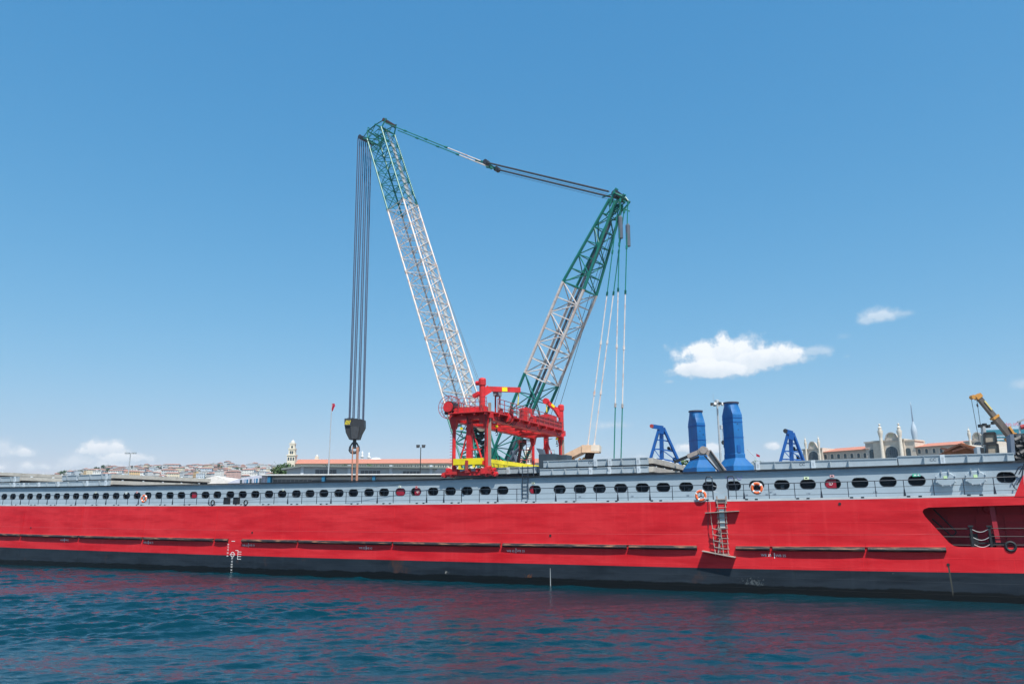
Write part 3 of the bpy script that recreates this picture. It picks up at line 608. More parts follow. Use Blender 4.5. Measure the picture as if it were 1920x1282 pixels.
def splat(px, py, w, h, m, n=26, seed=1):
    r = random.Random(seed); p = SHIP.pix(px, py); mb = MB()
    for i in range(n):
        x = p[0]+r.gauss(0, w/2.2); z = p[2]+r.gauss(0, h/2.2); a = r.uniform(.012, .045); k = r.randint(5, 8)
        pts = [(x+a*r.uniform(.5, 1.5)*math.cos(2*math.pi*j/k), z+a*r.uniform(.6, 1.9)*math.sin(2*math.pi*j/k)) for j in range(k)]
        mb.add([(u, -.003-.0004*i, v) for u, v in pts], [tuple(range(k))])
    mb.build('paint_scar', m, ship, parent=hull)
#splat(1380, 1096, .9, .6, mat('scar_grey', (.24, .26, .26), .8), 110, 3); splat(1400, 1102, .8, .3, mat('scar_grey', (.35, .36, .35), .8), 30, 4)
#splat(, 1078, .2, .3, mat('scar_grey', (.35, .36, .35), .8), 8, 6)

# ------------------------------------------------------------------ hatch covers
def hatch(label, s0, s1, t0, t1, z0, z1, marks=(), brackets=(), boxes=(), side=True, gap=.09, lip=.34):
    h = T(SHIP, 'hatch_cover', label, 'hatch cover', ((s0+s1)/2, (t0+t1)/2, z0), 'steel hatch covers along the ship')
    mb = MB(); mb.box(s0, s1, t0, t1-.02, z0+gap, z1); mb.box(s0-.0, s1, t0-.05, t0, z1-.05, z1+.002); pn = mb.build('panel', M_GREY, h)
    mb = MB(); mb.box(s0+.1, s1-.1, t0+.06, t1-.1, z0-.0, z0+gap-.002); mb.build('seal', M_DARK, h)
    for s in brackets:
        mb = MB(); mb.prismx([(t0-.25, z1-.05), (t0, z1-.05), (t0, z0+gap+.02), (t0-.06, z0+gap+.02)], s-.02, s+.02); mb.box(s-.1, s+.1, t0-.012, t0, z0+gap+.02, z1-.06); mb.build('bracket', M_GREY, h)
    for s in boxes:
        mb = MB(); mb.box(s-.13, s+.13, t0-.12, t0-.002, z0+gap-.02, z1+.01); mb.k = 1; mb.box(s-.06, s+.06, t0-.125, t0-.12, z0+gap+.1, z1-.15); mb.build('lifting_post', [M_LGREY, M_STEEL], h)
    for s, b_ in marks: text(b_, .26, (s, t0-.008, (z0+z1)/2+.05), M_RAIL, h, parent=pn)
    if side:
        mb = MB(); mb.box(s1+.001, s1+lip, t0+.3, t1-.02, z1-.42, z1-.03); mb.build('side_beam', M_TANLIP, h)
        mb = MB(); mb.box(s1+.001, s1+lip*.6, t0+.3, t1-.05, z0+gap+.02, z1-.424); mb.build('side_web', M_BROWN, h)
        mb = MB()
        for k in range(5): y = t0+1.5+k*(t1-t0-2.4)/4.3; mb.lathe((s1+lip*.5, y, z1-.03), [(.14, 0), (.14, .05), (.07, .09)], 10)
        mb.build('side_pad', M_LGREY, h)
def px2s(pxs, y, t=2.4): return [SHIP.pix(p, y, t)[0] for p in pxs]
ZB = 8.13
rng2 = lambda a, b_, n: [a+(b_-a)*(k+.5)/n for k in range(n)]
# right of the gantry: two lying on each other
hatch('upper of the two grey hatch covers stacked right of the gantry crane', SHIP.pix(1019, 880, 2.4)[0], 9.75, 2.4, 15.8, ZB+.60, ZB+1.2, [(px2s([1107], 866)[0], 'CC')], px2s([1028, 1084, 1139, 1166], 866), px2s([1117, 1144, 1197], 866))
hatch('lower of the two grey hatch covers stacked right of the gantry crane', SHIP.pix(1019, 880, 2.4)[0]-.3, 9.75, 2.4, 15.8, ZB+.02, ZB+.58, (), px2s([1036, 1060, 1085, 1141, 1167, 1190], 883), px2s([1108, 1143, 1198], 883))
# under the red crane, reaching back
hatch('grey hatch cover inside the yellow beam under the red gantry crane', SHIP.pix(880, 880, 4)[0]-2.3, SHIP.pix(1010, 880, 4)[0], 4, 14.8, 8.4, 9.02, (), [-3.3, -1.2], [-2.2, .2], side=False, gap=.12)
# single cover at right
hatch('long single grey hatch cover right of the blue towers', SHIP.pix(1414, 880, 2.4)[0], 26.0, 2.4, 15.6, ZB+.02, ZB+.62, [(px2s([1504], 870)[0], 'CC')], px2s([1452, 1484, 1556, 1591], 870), px2s([1421, 1525], 870), side=False)
hatch('grey hatch cover before the stone hall, its mark near the right end', 26.1-2.2, 32.35, 2.4, 15.6, ZB+.02, ZB+.66, [], px2s([1731, 1817], 860), px2s([], 860), side=False) if False else None
hatch('right end grey hatch cover with a raised rim beside the black gear', 26.06, 32.35, 2.4, 15.6, ZB+.04, ZB+.72, [(px2s([1749], 861)[0], 'CC')], px2s([1732, 1813, 1842, 1888], 860), px2s([1767], 860), side=False)
# left groups
sl_ = -47.35; sB = -54.7
hatch('upper hatch cover of the two layer stack at far left before the hillside', sB, sl_, 2.4, 15.8, ZB+.80, ZB+1.42, (), rng2(sB, sl_, 4), [sl_-.3, sB+2.6])
hatch('lower hatch cover of the two layer stack at far left before the hillside', sB, sl_, 2.4, 15.8, ZB+.16, ZB+.78, (), rng2(sB, sl_, 3), [sl_-.3, sB+4.2])
sC = -62.3
hatch('low single hatch cover between the two far left stacks', sC+.05, sB-.06, 2.4, 15.8, ZB+.2, ZB+.76, (), rng2(sC, sB, 5), [sC+1.4, sC+4, sB-.4], side=False)
hatch('upper hatch cover of the stack cut by the left edge', -70.5, sC, 2.4, 15.8, ZB+.86, ZB+1.5, (), rng2(-70, sC, 4), [sC-.3])
hatch('lower hatch cover of the stack cut by the left edge', -70.5, sC, 2.4, 15.8, ZB+.22, ZB+.84, (), rng2(-70, sC, 4), [sC-.3], side=False)
hatch('topmost long hatch cover reaching in from the left edge', -79, -71.9, 2.4, 15.8, ZB+1.7, ZB+2.4, (), rng2(-78, -72, 4), [])
hatch('second hatch cover under the topmost one at the left edge', -79, -71.9, 2.4, 15.8, ZB+.3, ZB+1.68, (), rng2(-78, -72, 4), [], side=False)

# ------------------------------------------------------------------ life buoys
def buoy(px, py, t_, label, rot=0):
    p = SHIP.pix(px, py, t_); b_ = T(SHIP, 'lifebuoy', label, 'lifebuoy', (p[0], p[1], p[2]-.38), 'lifebuoys on the ship rail'); c = p
    mb = MB(); mb.torus(c, .30, .085, 'y', 36, 10); r = mb.build('ring', M_ORG, b_, smooth=True)
    for k in range(4):
        mb = MB(); mb.torus(c, .30, .091, 'y', 4, 10, 40+rot+90*k-9, 40+rot+90*k+9); mb.build('band', M_WHITE, b_, parent=r, smooth=True)
    mb = MB(); pts = [(c[0]+.40*math.cos(R(a)), c[1]-.02, c[2]+.40*math.sin(R(a))) for a in range(0, 361, 15)]; mb.path(pts, .014, 5); mb.build('grab_line', M_WHITE, b_, parent=r)
    mb = MB()
    for a in (90, 215, 325): mb.tube((c[0], c[1]+.1, c[2]), (c[0]+.38*math.cos(R(a)), c[1]+.1, c[2]+.38*math.sin(R(a))), .03, 6)
    mb.build('holder', M_RAIL, b_)
buoy(270, 934.5, -.05, 'orange lifebuoy alone on the rail far left, below the stacked covers')
buoy(1314, 929, -.08, 'faded orange lifebuoy low on the rail beside the boarding ladder', 20)
buoy(1419, 915, -.08, 'bright orange lifebuoy before an oval opening right of the boarding ladder')

# ------------------------------------------------------------------ boarding ladder
ps = [SHIP.pix(*p, -.1) for p in ((1345, 935), (1361, 935), (1346, 1040), (1363, 1040))]
lad = T(SHIP, 'rope_ladder', 'rope boarding ladder hanging down the red hull with two plank spreaders', 'rope ladder', (15.2, -.1, 2.6))
sL, sR = 14.97, 15.47; zt, zb = 6.35, 2.75
mb = MB(); mb.path([(sL, .1, zt), (sL, -.06, 6.0), (sL-.02, -.14, 4.3), (sL+.02, -.14, zb)], .028, 6); mb.path([(sR, .1, zt), (sR, -.06, 6.0), (sR+.02, -.14, 4.3), (sR, -.14, zb)], .028, 6); mb.build('rope', M_WOOD, lad)
for k in range(10):
    z = 5.72-.33*k; mb = MB(); mb.box(sL-.09, sR+.09, -.2, -.1, z-.018, z+.018); mb.build('rung', M_WOOD, lad)
mb = MB(); mb.box(sL+.07, sR-.09, -.10, -.06, 4.32, 5.62); mb.build('back_board', mat('pale_board', (.42, .50, .50), .6), lad)
mb = MB(); mb.box(sL-.05, sR+.08, -.12, .3, 6.2, 6.27); mb.box(sL-.07, sL+.02, -.1, 0, 5.95, 6.45); mb.box(sR+.02, sR+.11, -.1, 0, 5.95, 6.45); mb.box(sL, sR, -.05, -.02, 6.0, 6.2); mb.build('top_bracket', M_WOOD, lad)
def plank(a, b_, dep):
    A = Vector(SHIP.pix(*a, -.1)); B_ = Vector(SHIP.pix(*b_, -.1)); mb = MB(); A.y = B_.y = -.12-dep/2+.1
    mb.beam(A, B_, dep, .045); mb.build('spreader', M_WOOD, lad)
plank((1323, 961), (1386, 957.5), .34); plank((1318, 1032), (1380, 1044), .52)
lad2 = T(SHIP, 'rope_ladder', 'shorter tangled rope ladder looped up over the lower half of the long one', 'rope ladder', (14.9, -.3, 2.7))
pl = [Vector(SHIP.pix(*p, -.32)) for p in ((1334, 979), (1336, 990), (1338, 1015), (1342, 1041))]; pr = [Vector(SHIP.pix(*p, -.36)) for p in ((1351, 988), (1352, 1000), (1355, 1022), (1357, 1043))]
mb = MB(); mb.path([SHIP.pix(1331, 940, -.1), pl[0]], .012, 5); mb.path(pl, .028, 6); mb.path(pr, .028, 6); mb.path([SHIP.pix(1349, 990, -.3), SHIP.pix(1352, 1000, -.3), SHIP.pix(1349, 1015, -.3), SHIP.pix(1347, 1036, -.3)], .045, 6); mb.build('rope', M_WOOD, lad2)
for k, (a, b_) in enumerate((((1335, 990), (1351, 993.5)), ((1336, 1001), (1353, 1005)), ((1338, 1013), (1355, 1016)), ((1339.5, 1025), (1357, 1028)))):
    mb = MB(); mb.beam(SHIP.pix(*a, -.34), SHIP.pix(*b_, -.34), .1, .04); mb.build('rung', M_WOOD, lad2)
hr = T(SHIP, 'heaving_line', 'thin dark line hanging from the rail left of the boarding ladder', 'rope', (14.4, -.05, 4.2))
mb = MB(); mb.path([SHIP.pix(1327.5, 905, -.05), SHIP.pix(1327.5, 940, -.05), SHIP.pix(1327.8, 990, -.05)], .014, 5); mb.build('line', M_ROPE, hr)

# ================================================================== RED GANTRY CRANE (runs on the coaming)
gan = T(SHIP, 'gantry_crane', 'red hatch cover gantry crane straddling the ship on tall legs', 'gantry crane', (-4.2, 9, 8.15))
TN, TF = 1.0, 17.2; LA, LB = -5.62, -2.68
ZT = 13.25
def frame(t, name):
    o = []
    for s in (LA, LB):
        mb = MB(); w = .24 if s == LA else .3; mb.tube((s, t, 8.75), (s, t, 12.3), w*.62, 10); mb.hexa([Vector((s-.17, t-.17, 12.0)), Vector((s+.17, t-.17, 12.0)), Vector((s+.17, t+.17, 12.0)), Vector((s-.17, t+.17, 12.0))], [Vector((s-.32, t-.25, ZT-.5)), Vector((s+.3, t-.25, ZT-.5)), Vector((s+.3, t+.25, ZT-.5)), Vector((s-.32, t+.25, ZT-.5))])
        mb.box(s-.3, s+.3, t-.25, t+.25, 8.62, 8.85)
        if t == TN and s == LA:
            for k in range(14): mb.tube((s-.15, t, 9+.24*k), (s-.38, t, 9+.24*k), .015, 4)
        mb.build('leg', M_CRED, gan)
        if s == LB:
            mb = MB(); mb.box(s+.16, s+.34, t-.1, t+.1, 8.9, ZT+.7); mb.build('cable_duct', mat('duct_grey', (.34, .24, .19), .6, streak=.5, streakcol=(.35,.12,.06)), gan)
    c = (LA+LB)/2-.05
    mb = MB(); mb.box(c-.2, c+.2, t-.2, t+.2, 9.35, ZT-.5); mb.build('column', M_CRED, gan)
    mb = MB(); mb.tube((c, t, ZT-.75), (LA+.55, t, 9.35), .065, 8); mb.tube((c, t, ZT-.75), (LB-.35, t, 9.35), .075, 8)
    mb.tube((LA+.75, t, 10.3), (LB-.5, t, 10.3), .05, 8); mb.build('brace', M_CRED, gan)
    for x0 in (LA+.2, LB-.7): mb = MB(); mb.box(x0, x0+.55, t-.2, t+.2, 9.1, 9.4); mb.build('foot_bracket', M_CRED, gan)
frame(TN, 'near'); frame(TF, 'far')
for t in (TN, TF):
    mb = MB(); mb.box(-6.35, -2.05, t-.2, t+.18, 8.3, 8.62); mb.box(-6.2, -5.2, t-.28, t+.26, 8.4, 8.78); mb.box(-3.1, -2.2, t-.28, t+.26, 8.4, 8.8)
    bo = mb.build('bogie_beam', M_CRED, gan)
    for s in (-6.45, -5.75, -2.65, -1.95):
        mb = MB(); mb.add([], []); mb.tube((s, t-.2, 8.37), (s, t+.18, 8.37), .2, 14); mb.tube((s, t-.26, 8.37), (s, t-.2, 8.37), .09, 8); mb.build('wheel', M_CRED2 if s in (-5.75, -2.65) else M_CRED, gan, parent=bo)
    mb = MB()
    for s, z in ((-6.05, 8.82), (-5.5, 8.95), (-3.4, 8.75), (-2.4, 8.9), (-2.0, 8.72), (-4.2, 8.72)): mb.tube((s-.18, t-.12, z), (s+.18, t-.12, z), .1, 8); mb.box(s-.08, s+.08, t-.3, t-.1, z-.2, z)
    mb.path([(-5.3, t-.25, 8.7), (-4.8, t-.25, 8.55), (-4.4, t-.25, 8.7), (-4.1, t-.25, 9.4)], .03, 5)
    mb.build('drive_motor', M_CRED, gan, parent=bo)
    mb = MB(); mb.box(-4.27, -4.05, t-.62, t-.51, 8.62, 9.45); mb.box(-4.3, -4.02, t-.6, t-.2, 8.5, 8.62); mb.build('lift_screw', M_CRED2, gan, parent=bo)
# end girders and the two long girders
mb = MB()
for t in (TN, TF): mb.box(LA-.3, LB+.45, t-.28, t+.28, ZT-.52, ZT-.02); mb.box(LA+.05, LB, t-.2, t+.2, ZT+.06, ZT+.42)
mb.build('end_girder', M_CRED, gan)
for s in (LA+.05, LB+.15):
    mb = MB(); mb.box(s-.2, s+.2, TN+.29, TF-.29, ZT-.64, ZT-.12); mb.box(s-.3, s+.3, TN+.29, TF-.29, ZT-.68, ZT-.642); mb.box(s-.3, s+.3, TN+.29, TF-.29, ZT-.118, ZT-.08)
    mb.build('main_girder', M_CRED, gan)
mb = MB()
for k in range(7):
    t = TN+1.4+2.2*k; mb.box(LA+.28, LB-.1, t-.1, t+.1, ZT-.7, ZT-.5)
    if k < 6: mb.beam((LA+.3, t, ZT-.6), (LB-.1, t+2.2, ZT-.6), .12)
mb.build('cross_member', M_CRED, gan)
mb = MB(); mb.box(LA-.05, LB+.45, TN-.95, TN-.285, ZT-.12, ZT-.05)
for s in (LA+.2, -4.5, -3.4, LB+.2): mb.box(s, s+.08, TN-.9, TN-.29, ZT-.3, ZT-.122)
mb.build('end_platform', M_CRED, gan)
# walkway with railings on the right side
mb = MB(); mb.box(LB+.46, LB+.8, TN+.4, TF-1.2, ZT-.14, ZT-.07)
for k in range(8): mb.box(LB+.36, LB+.8, TN+.6+2*k, TN+.7+2*k, ZT-.34, ZT-.142)
mb.build('walkway', M_CRED, gan)
for (s, t0, t1) in ((LB+.78, TN+.4, TF-1.2), (LA-.1, TN+.4, TF-.4)):
    mb = MB()
    for h in (1.1, .75, .4): mb.tube((s, t0, ZT-.07+h), (s, t1, ZT-.07+h), .03, 5)
    n = 12
    for k in range(n+1): t = t0+(t1-t0)*k/n; mb.tube((s, t, ZT-.1), (s, t, ZT+1.03), .032, 5)
    mb.build('railing', M_CRED2, gan)
mb = MB()
for h in (1.1, .75, .4): mb.tube((LA+.9, TN-.92, ZT+h-.05), (LB+.4, TN-.92, ZT+h-.05), .022, 5)
for k in range(6): s = LA+.9+(LB-LA-.5)*k/5; mb.tube((s, TN-.92, ZT-.05), (s, TN-.92, ZT+1.05), .024, 5)
mb.build('railing', M_CRED2, gan)
mb = MB(); mb.box(LB+.66, LB+.72, TN+8.5, TF-1.4, ZT-.06, ZT+.62)
mb.build('mesh_screen', M_CRED2, gan)
# machinery on top
for s0, s1, t0, t1, h in ((LB-.5, LB+.3, 8.3, 9.5, 1.15), (LB-.6, LB+.35, 13.4, 15.4, 1.15), (LB-1.6, LB-.75, 11.2, 13, 1.0)):
    mb = MB(); mb.box(s0, s1, t0, t1, ZT-.07, ZT+h); mb.box(s0+.1, s1-.1, t0+.1, t1-.1, ZT+h, ZT+h+.06); mb.build('machine_house', M_CRED, gan)
mb = MB(); mb.box(LB-.1, LB+.35, 2.3, 3.0, ZT+1.45, ZT+1.85); mb.box(LB-.15, LB+.4, 2.2, 3.1, ZT+1.85, ZT+1.9); mb.k = 1; mb.box(LB, LB+.1, 2.4, 2.5, ZT-.07, ZT+1.45); mb.box(LB+.2, LB+.3, 2.8, 2.9, ZT-.07, ZT+1.45); mb.build('control_cabinet', [mat('cab_grey', (.22, .26, .3), .5), M_CRED2], gan)
mb = MB(); mb.tube((LB+.5, 3.4, ZT-.2), (LB+.5, 4.0, ZT-.2), .34, 18); mb.tube((LB+.5, 3.3, ZT-.2), (LB+.5, 3.4, ZT-.2), .43, 18); mb.tube((LB+.5, 4.0, ZT-.2), (LB+.5, 4.1, ZT-.2), .43, 18); mb.build('hoist_drum', M_CRED, gan)
mb = MB(); r = random.Random(3)
for k in range(26):
    s = r.uniform(LA+.3, LB-.2); t = r.uniform(1.5, 16.5); w = r.uniform(.08, .3); mb.box(s-w, s+w, t-w, t+w*1.5, ZT-.06, ZT+r.uniform(.1, .6))
mb.build('winch_gear', M_CRED2, gan)
mb = MB(); r = random.Random(8)
for k in range(9):
    t = r.uniform(1.5, 15); a = Vector((LB+.42, t, ZT-.2)); mb.path([a, a+Vector((.06, .3, -.35-.2*r.random())), a+Vector((.0, .9, -.4)), a+Vector((0, 1.4, -.05))], .025, 5)
for t in (TN-.3, TF-.3): mb.path([(LB-.5, t, ZT+.9), (LB-.2, t-.15, ZT+.2), (LB+.12, t-.1, ZT-.4), (LB+.15, t-.05, 10.5)], .03, 5); mb.path([(LA+1.3, t, ZT-.3), (LA+1.5, t-.1, ZT-.9), (LA+2.2, t, ZT-.75)], .03, 5)
mb.build('cable_loop', M_DARK, gan)
for k in range(7):
    t = 2.2+2.05*k; mb = MB(); mb.box(LB+.5, LB+.62, t, t+.5, ZT-.06, ZT+.35+.25*(k % 3)); mb.k = 1; mb.box(LB+.3, LB+.45, t+.1, t+.35, ZT-.06, ZT+.7); mb.build('control_box', [M_CRED2, M_STRIP], gan)
mb = MB()
for k in range(22): t = TN+.5+.68*k; mb.beam((LA+.35, t, ZT-.1), (LB-.1, t, ZT-.1), .05, .04)
mb.build('deck_grating', M_CRED2, gan)
# cable reel at the near left corner
cx, cz = -5.98, 13.78
mb = MB(); mb.torus((cx, TN-.35, cz), .93, .025, 'y', 40, 6); mb.torus((cx, TN+.15, cz), .93, .025, 'y', 40, 6)
for k in range(12):
    a = R(30*k); mb.tube((cx+.5*math.cos(a), TN-.35, cz+.5*math.sin(a)), (cx+.93*math.cos(a), TN-.35, cz+.93*math.sin(a)), .018, 5); mb.tube((cx+.5*math.cos(a), TN+.15, cz+.5*math.sin(a)), (cx+.93*math.cos(a), TN+.15, cz+.93*math.sin(a)), .018, 5)
reel = mb.build('cable_reel', M_CRED2, gan)
mb = MB(); mb.tube((cx, TN-.48, cz), (cx, TN-.36, cz), .42, 24); mb.build('hub_disc', M_CRED, gan, parent=reel)
mb = MB(); mb.tube((cx, TN-.35, cz), (cx, TN+.7, cz), .5, 20); mb.box(cx-.5, cx+1.1, TN-.1, TN+.2, cz-.55, cz-.2); mb.build('motor', M_DARK, gan, parent=reel)
# davit posts and jibs
def davit(s, t, ztop, e, name_len, low):
    mb = MB(); mb.tube((s, t, ZT-.9), (s, t, ztop-.55), .24, 12); mb.tube((s, t, ztop-.55), (s, t, ztop-.1), .3, 12); mb.lathe((s, t, ztop-.1), [(.3, 0), (.26, .1), (.1, .16)], 12); mb.tube((s-.55, t, ztop-.35), (s-.2, t, ztop-.35), .18, 10)
    pst = mb.build('jib_post', M_CRED, gan)
    e = Vector(e); a = Vector((s, t, ztop-1.05)); d = e-a; mb = MB()
    if low:
        k1 = a+Vector((0, 0, -.25)); k2 = a+d*.35+Vector((0, 0, .1)); mb.beam(k1, k2, .3, .42); mb.beam(k2-d*.02, e, .26, .36); mb.tube(e+Vector((0, -.2, 0)), e+Vector((0, .2, 0)), .3, 12)
    else:
        k1 = a+d*.18+Vector((0, 0, .18)); mb.beam(a+Vector((0, 0, -.15)), k1, .3, .6); mb.beam(k1-d*.03, e+Vector((0, 0, .0)), .26, .4)
    j = mb.build('jib', M_CRED, gan)
    mb = MB(); n_ = d.cross(Vector((0, 0, 1))).normalized(); 
    if n_.y > 0: n_ = -n_
    if low: mb.beam(a+d*.5+n_*.15+Vector((0, 0, .12)), a+d*.7+n_*.15+Vector((0, 0, .10)), .03, .22)
    else: mb.beam(a+d*.5+n_*.15+Vector((0, 0, .09)), a+d*.64+n_*.15+Vector((0, 0, .07)), .03, .34)
    mb.build('load_plate', M_YEL, gan, parent=j)
    return e
s_, t_ = LB-.42, TN
e1 = SHIP.pix(975, 731, 3.4); davit(s_, t_, 15.95, (e1[0], e1[1], e1[2]), 0, False)
fp = SHIP.pix(1052, 770, TF-.2); ft = SHIP.pix(1052, 762, TF-.2)[2]; e2 = SHIP.pix(1024, 752, TF-1.6)
davit(fp[0], TF-.2, ft+.15, e2, 0, True)
mb = MB(); mb.beam(SHIP.pix(888, 743, .9), SHIP.pix(899, 737, .9), .35, .3); mb.tube(SHIP.pix(888, 744, .85), SHIP.pix(896, 739, .85), .12, 8); mb.build('jib_cylinder', M_CRED, gan)
def hook(px, py, t, ln, name='chain_hook'):
    p = Vector(SHIP.pix(px, py, t)); mb = MB(); mb.tube(p+Vector((0, 0, ln)), p, .03, 5); mb.k = 1; mb.box(p.x-.1, p.x+.1, p.y-.08, p.y+.08, p.z-.12, p.z+.08); mb.k = 2
    mb.tube(p+Vector((0, 0, -.2)), p+Vector((0, 0, -.5)), .045, 6); mb.torus((p.x, p.y, p.z-.62), .12, .035, 'y', 10, 6, -120, 150); mb.build(name, [M_ROPE, M_YEL, M_DARK], gan)
hook(865, 803, 5, .7); hook(931, 799, 4, .6); hook(1044, 822, 16, .5)
mb = MB(); p = Vector(SHIP.pix(972, 745, 3.4)); mb.path([p+Vector((0, 0, .4)), p, p+Vector((-.05, 0, -.6))], .045, 6); mb.build('chain_hoist', M_YEL, gan)
mb = MB(); p = Vector(SHIP.pix(1025, 763, TF-1.6)); mb.path([p+Vector((0, 0, .3)), p, p+Vector((0, 0, -.5))], .05, 6); mb.build('chain_hoist', M_YEL, gan)
# access ladder on the far frame
mb = MB(); t = TF-.9
for s in (LA-.35, LA+.15): mb.tube((s, t, 8.4), (s, t, ZT-.8), .035, 5)
for k in range(16): mb.tube((LA-.35, t, 8.6+.28*k), (LA+.15, t, 8.6+.28*k), .02, 4)
for z in (9.6, 10.4, 11.4, 12.2): mb.box(LA-1.0, LA+.2, t-.4, t-.3, z, z+.06)
mb.tube((LA-1.0, t-.35, 8.4), (LA-.95, t-.35, ZT-.8), .03, 5)
mb.build('access_ladder', M_CRED2, gan)
mb = MB(); mb.box(LA-1.2, LA-.5, TF-1.2, TF-.5, ZT-1.2, ZT-.8); mb.beam((LA-.9, TF-.8, 12.2), (LA-1.3, TF-.8, 10.2), .25); mb.beam((LA-1.3, TF-.8, 10.4), (LA-.3, TF-.8, 8.4), .22); mb.build('hose_loop', M_BROWN, gan)

# yellow lifting frame slung under the crane
yb = T(SHIP, 'cargo_spreader', 'yellow cargo spreader hanging low between the legs of the red gantry', 'cargo spreader', (-4.2, 8, 9.0), None)
mb = MB(); mb.box(-5.4, -2.96, .5, .76, 9.12, 9.60); mb.build('cross_beam', M_YEL, yb)
mb = MB(); mb.box(-2.96-.3, -2.96, .761, 15.5, 9.3, 9.62); mb.build('side_beam', M_YEL, yb)
mb = MB(); mb.box(-5.4, -5.15, .761, 15.5, 9.3, 9.62); mb.build('side_beam', M_YEL, yb)
mb = MB(); mb.box(-4.95, -4.75, .52, .7, 8.85, 9.12); mb.box(-4.95, -4.5, .52, .7, 8.77, 8.85); mb.box(-3.7, -3.5, .52, .7, 8.9, 9.12); mb.build('lifting_lug', M_YEL, yb)

# ================================================================== TOWERS, FRAMES AND CARGO ON BOARD
def tower(label, cxy, ztop, k=1.0, rz=0.0, top_r=.62):
    """box duct with a flared foot, a tapered shoulder and a round rim"""
    th = T(SHIP, 'steel_tower', label, 'steel tower', (cxy[0], cxy[1], 3.0), 'tall blue towers standing in the hold')
    F = Frame(SHIP.w((cxy[0], cxy[1], 0)), R(-73)+rz)      # own heading: long side faces left
    a, b_ = .38*k, .68*k                                    # half sizes
    def ring(hx, hy, z, rnd=0.0):
        pts = []
        for i in range(32):
            an = 2*math.pi*i/32; c, s = math.cos(an), math.sin(an)
            sq = 1/max(abs(c), abs(s)); x, y = c*sq*hx, s*sq*hy; rr = top_r; xr, yr = c*rr, s*rr
            pts.append(F.w((x*(1-rnd)+xr*rnd, y*(1-rnd)+yr*rnd, z)))
        return pts
    zs = [(b_*1.6, a*2.3, 3.0, 0), (b_*1.6, a*2.3, 8.35, 0), (b_*1.5, a*2.15, 8.75, 0), (b_*1.04, a*1.06, 9.35, 0), (b_*1.04, a*1.06, 9.65, 0), (b_, a, 9.7, 0), (b_, a, ztop-1.0, 0), (b_*.9, a*1.0, ztop-.62, .35), (top_r, top_r, ztop-.25, 1), (top_r, top_r, ztop-.08, 1)]
    vs = []; 
    for z in zs: vs += ring(*z)
    n = 32; mb = MB(); mb.add(vs, [(j*n+i, j*n+(i+1) % n, (j+1)*n+(i+1) % n, (j+1)*n+i) for j in range(len(zs)-1) for i in range(n)])
    mb.build('shaft', M_BLUE, th, world=True)
    mb = MB(); c = F.w((0, 0, ztop-.1)); mb.tube(c, c+Vector((0, 0, .1)), top_r*1.12, 28); mb.build('rim', mat('rim_dark', (.05, .045, .07), .6), th, world=True)
    for z in (10.9, 12.05, ztop-1.25):
        if z > ztop-1.05: continue
        mb = MB(); v4 = [F.w((x*(b_+.012), y*(a+.012), z)) for x, y in ((-1, -1), (1, -1), (1, 1), (-1, 1))]
        for p, q in zip(v4, v4[1:]+v4[:1]): mb.beam(p, q, .02, .05)
        mb.build('plate_seam', mat('seam_blue', (.004, .09, .32), .5), th, world=True)
    mb = MB(); p = F.w((b_+.03, -a*.2, 9.75)); mb.beam(p, p+Vector((0, 0, .55)), .28, .03, up=F.ex); mb.build('access_hatch', mat('seam_blue', (.004, .09, .32), .5), th, world=True)
    r = random.Random(len(label))
    for i in range(3): p = F.w((b_+.02, r.uniform(-a, a)*.6, r.uniform(10.5, ztop-1.6))); mb = MB(); mb.tube(p, p-F.ex*.06, .035, 8); mb.build('bolt', M_DARK, th, world=True)
pA = SHIP.pix(1309, 850, 8); pB = SHIP.pix(1380, 850, 8)
tower('shorter of the two blue steel towers, left of the lamp mast', (pA[0], 8), SHIP.pix(1307, 770, 8)[2], .97, 0, .50)
tower('taller of the two blue steel towers, just right of the lamp mast', (pB[0], 7.2), SHIP.pix(1376, 754, 7.2)[2], 1.06, 0, .53)
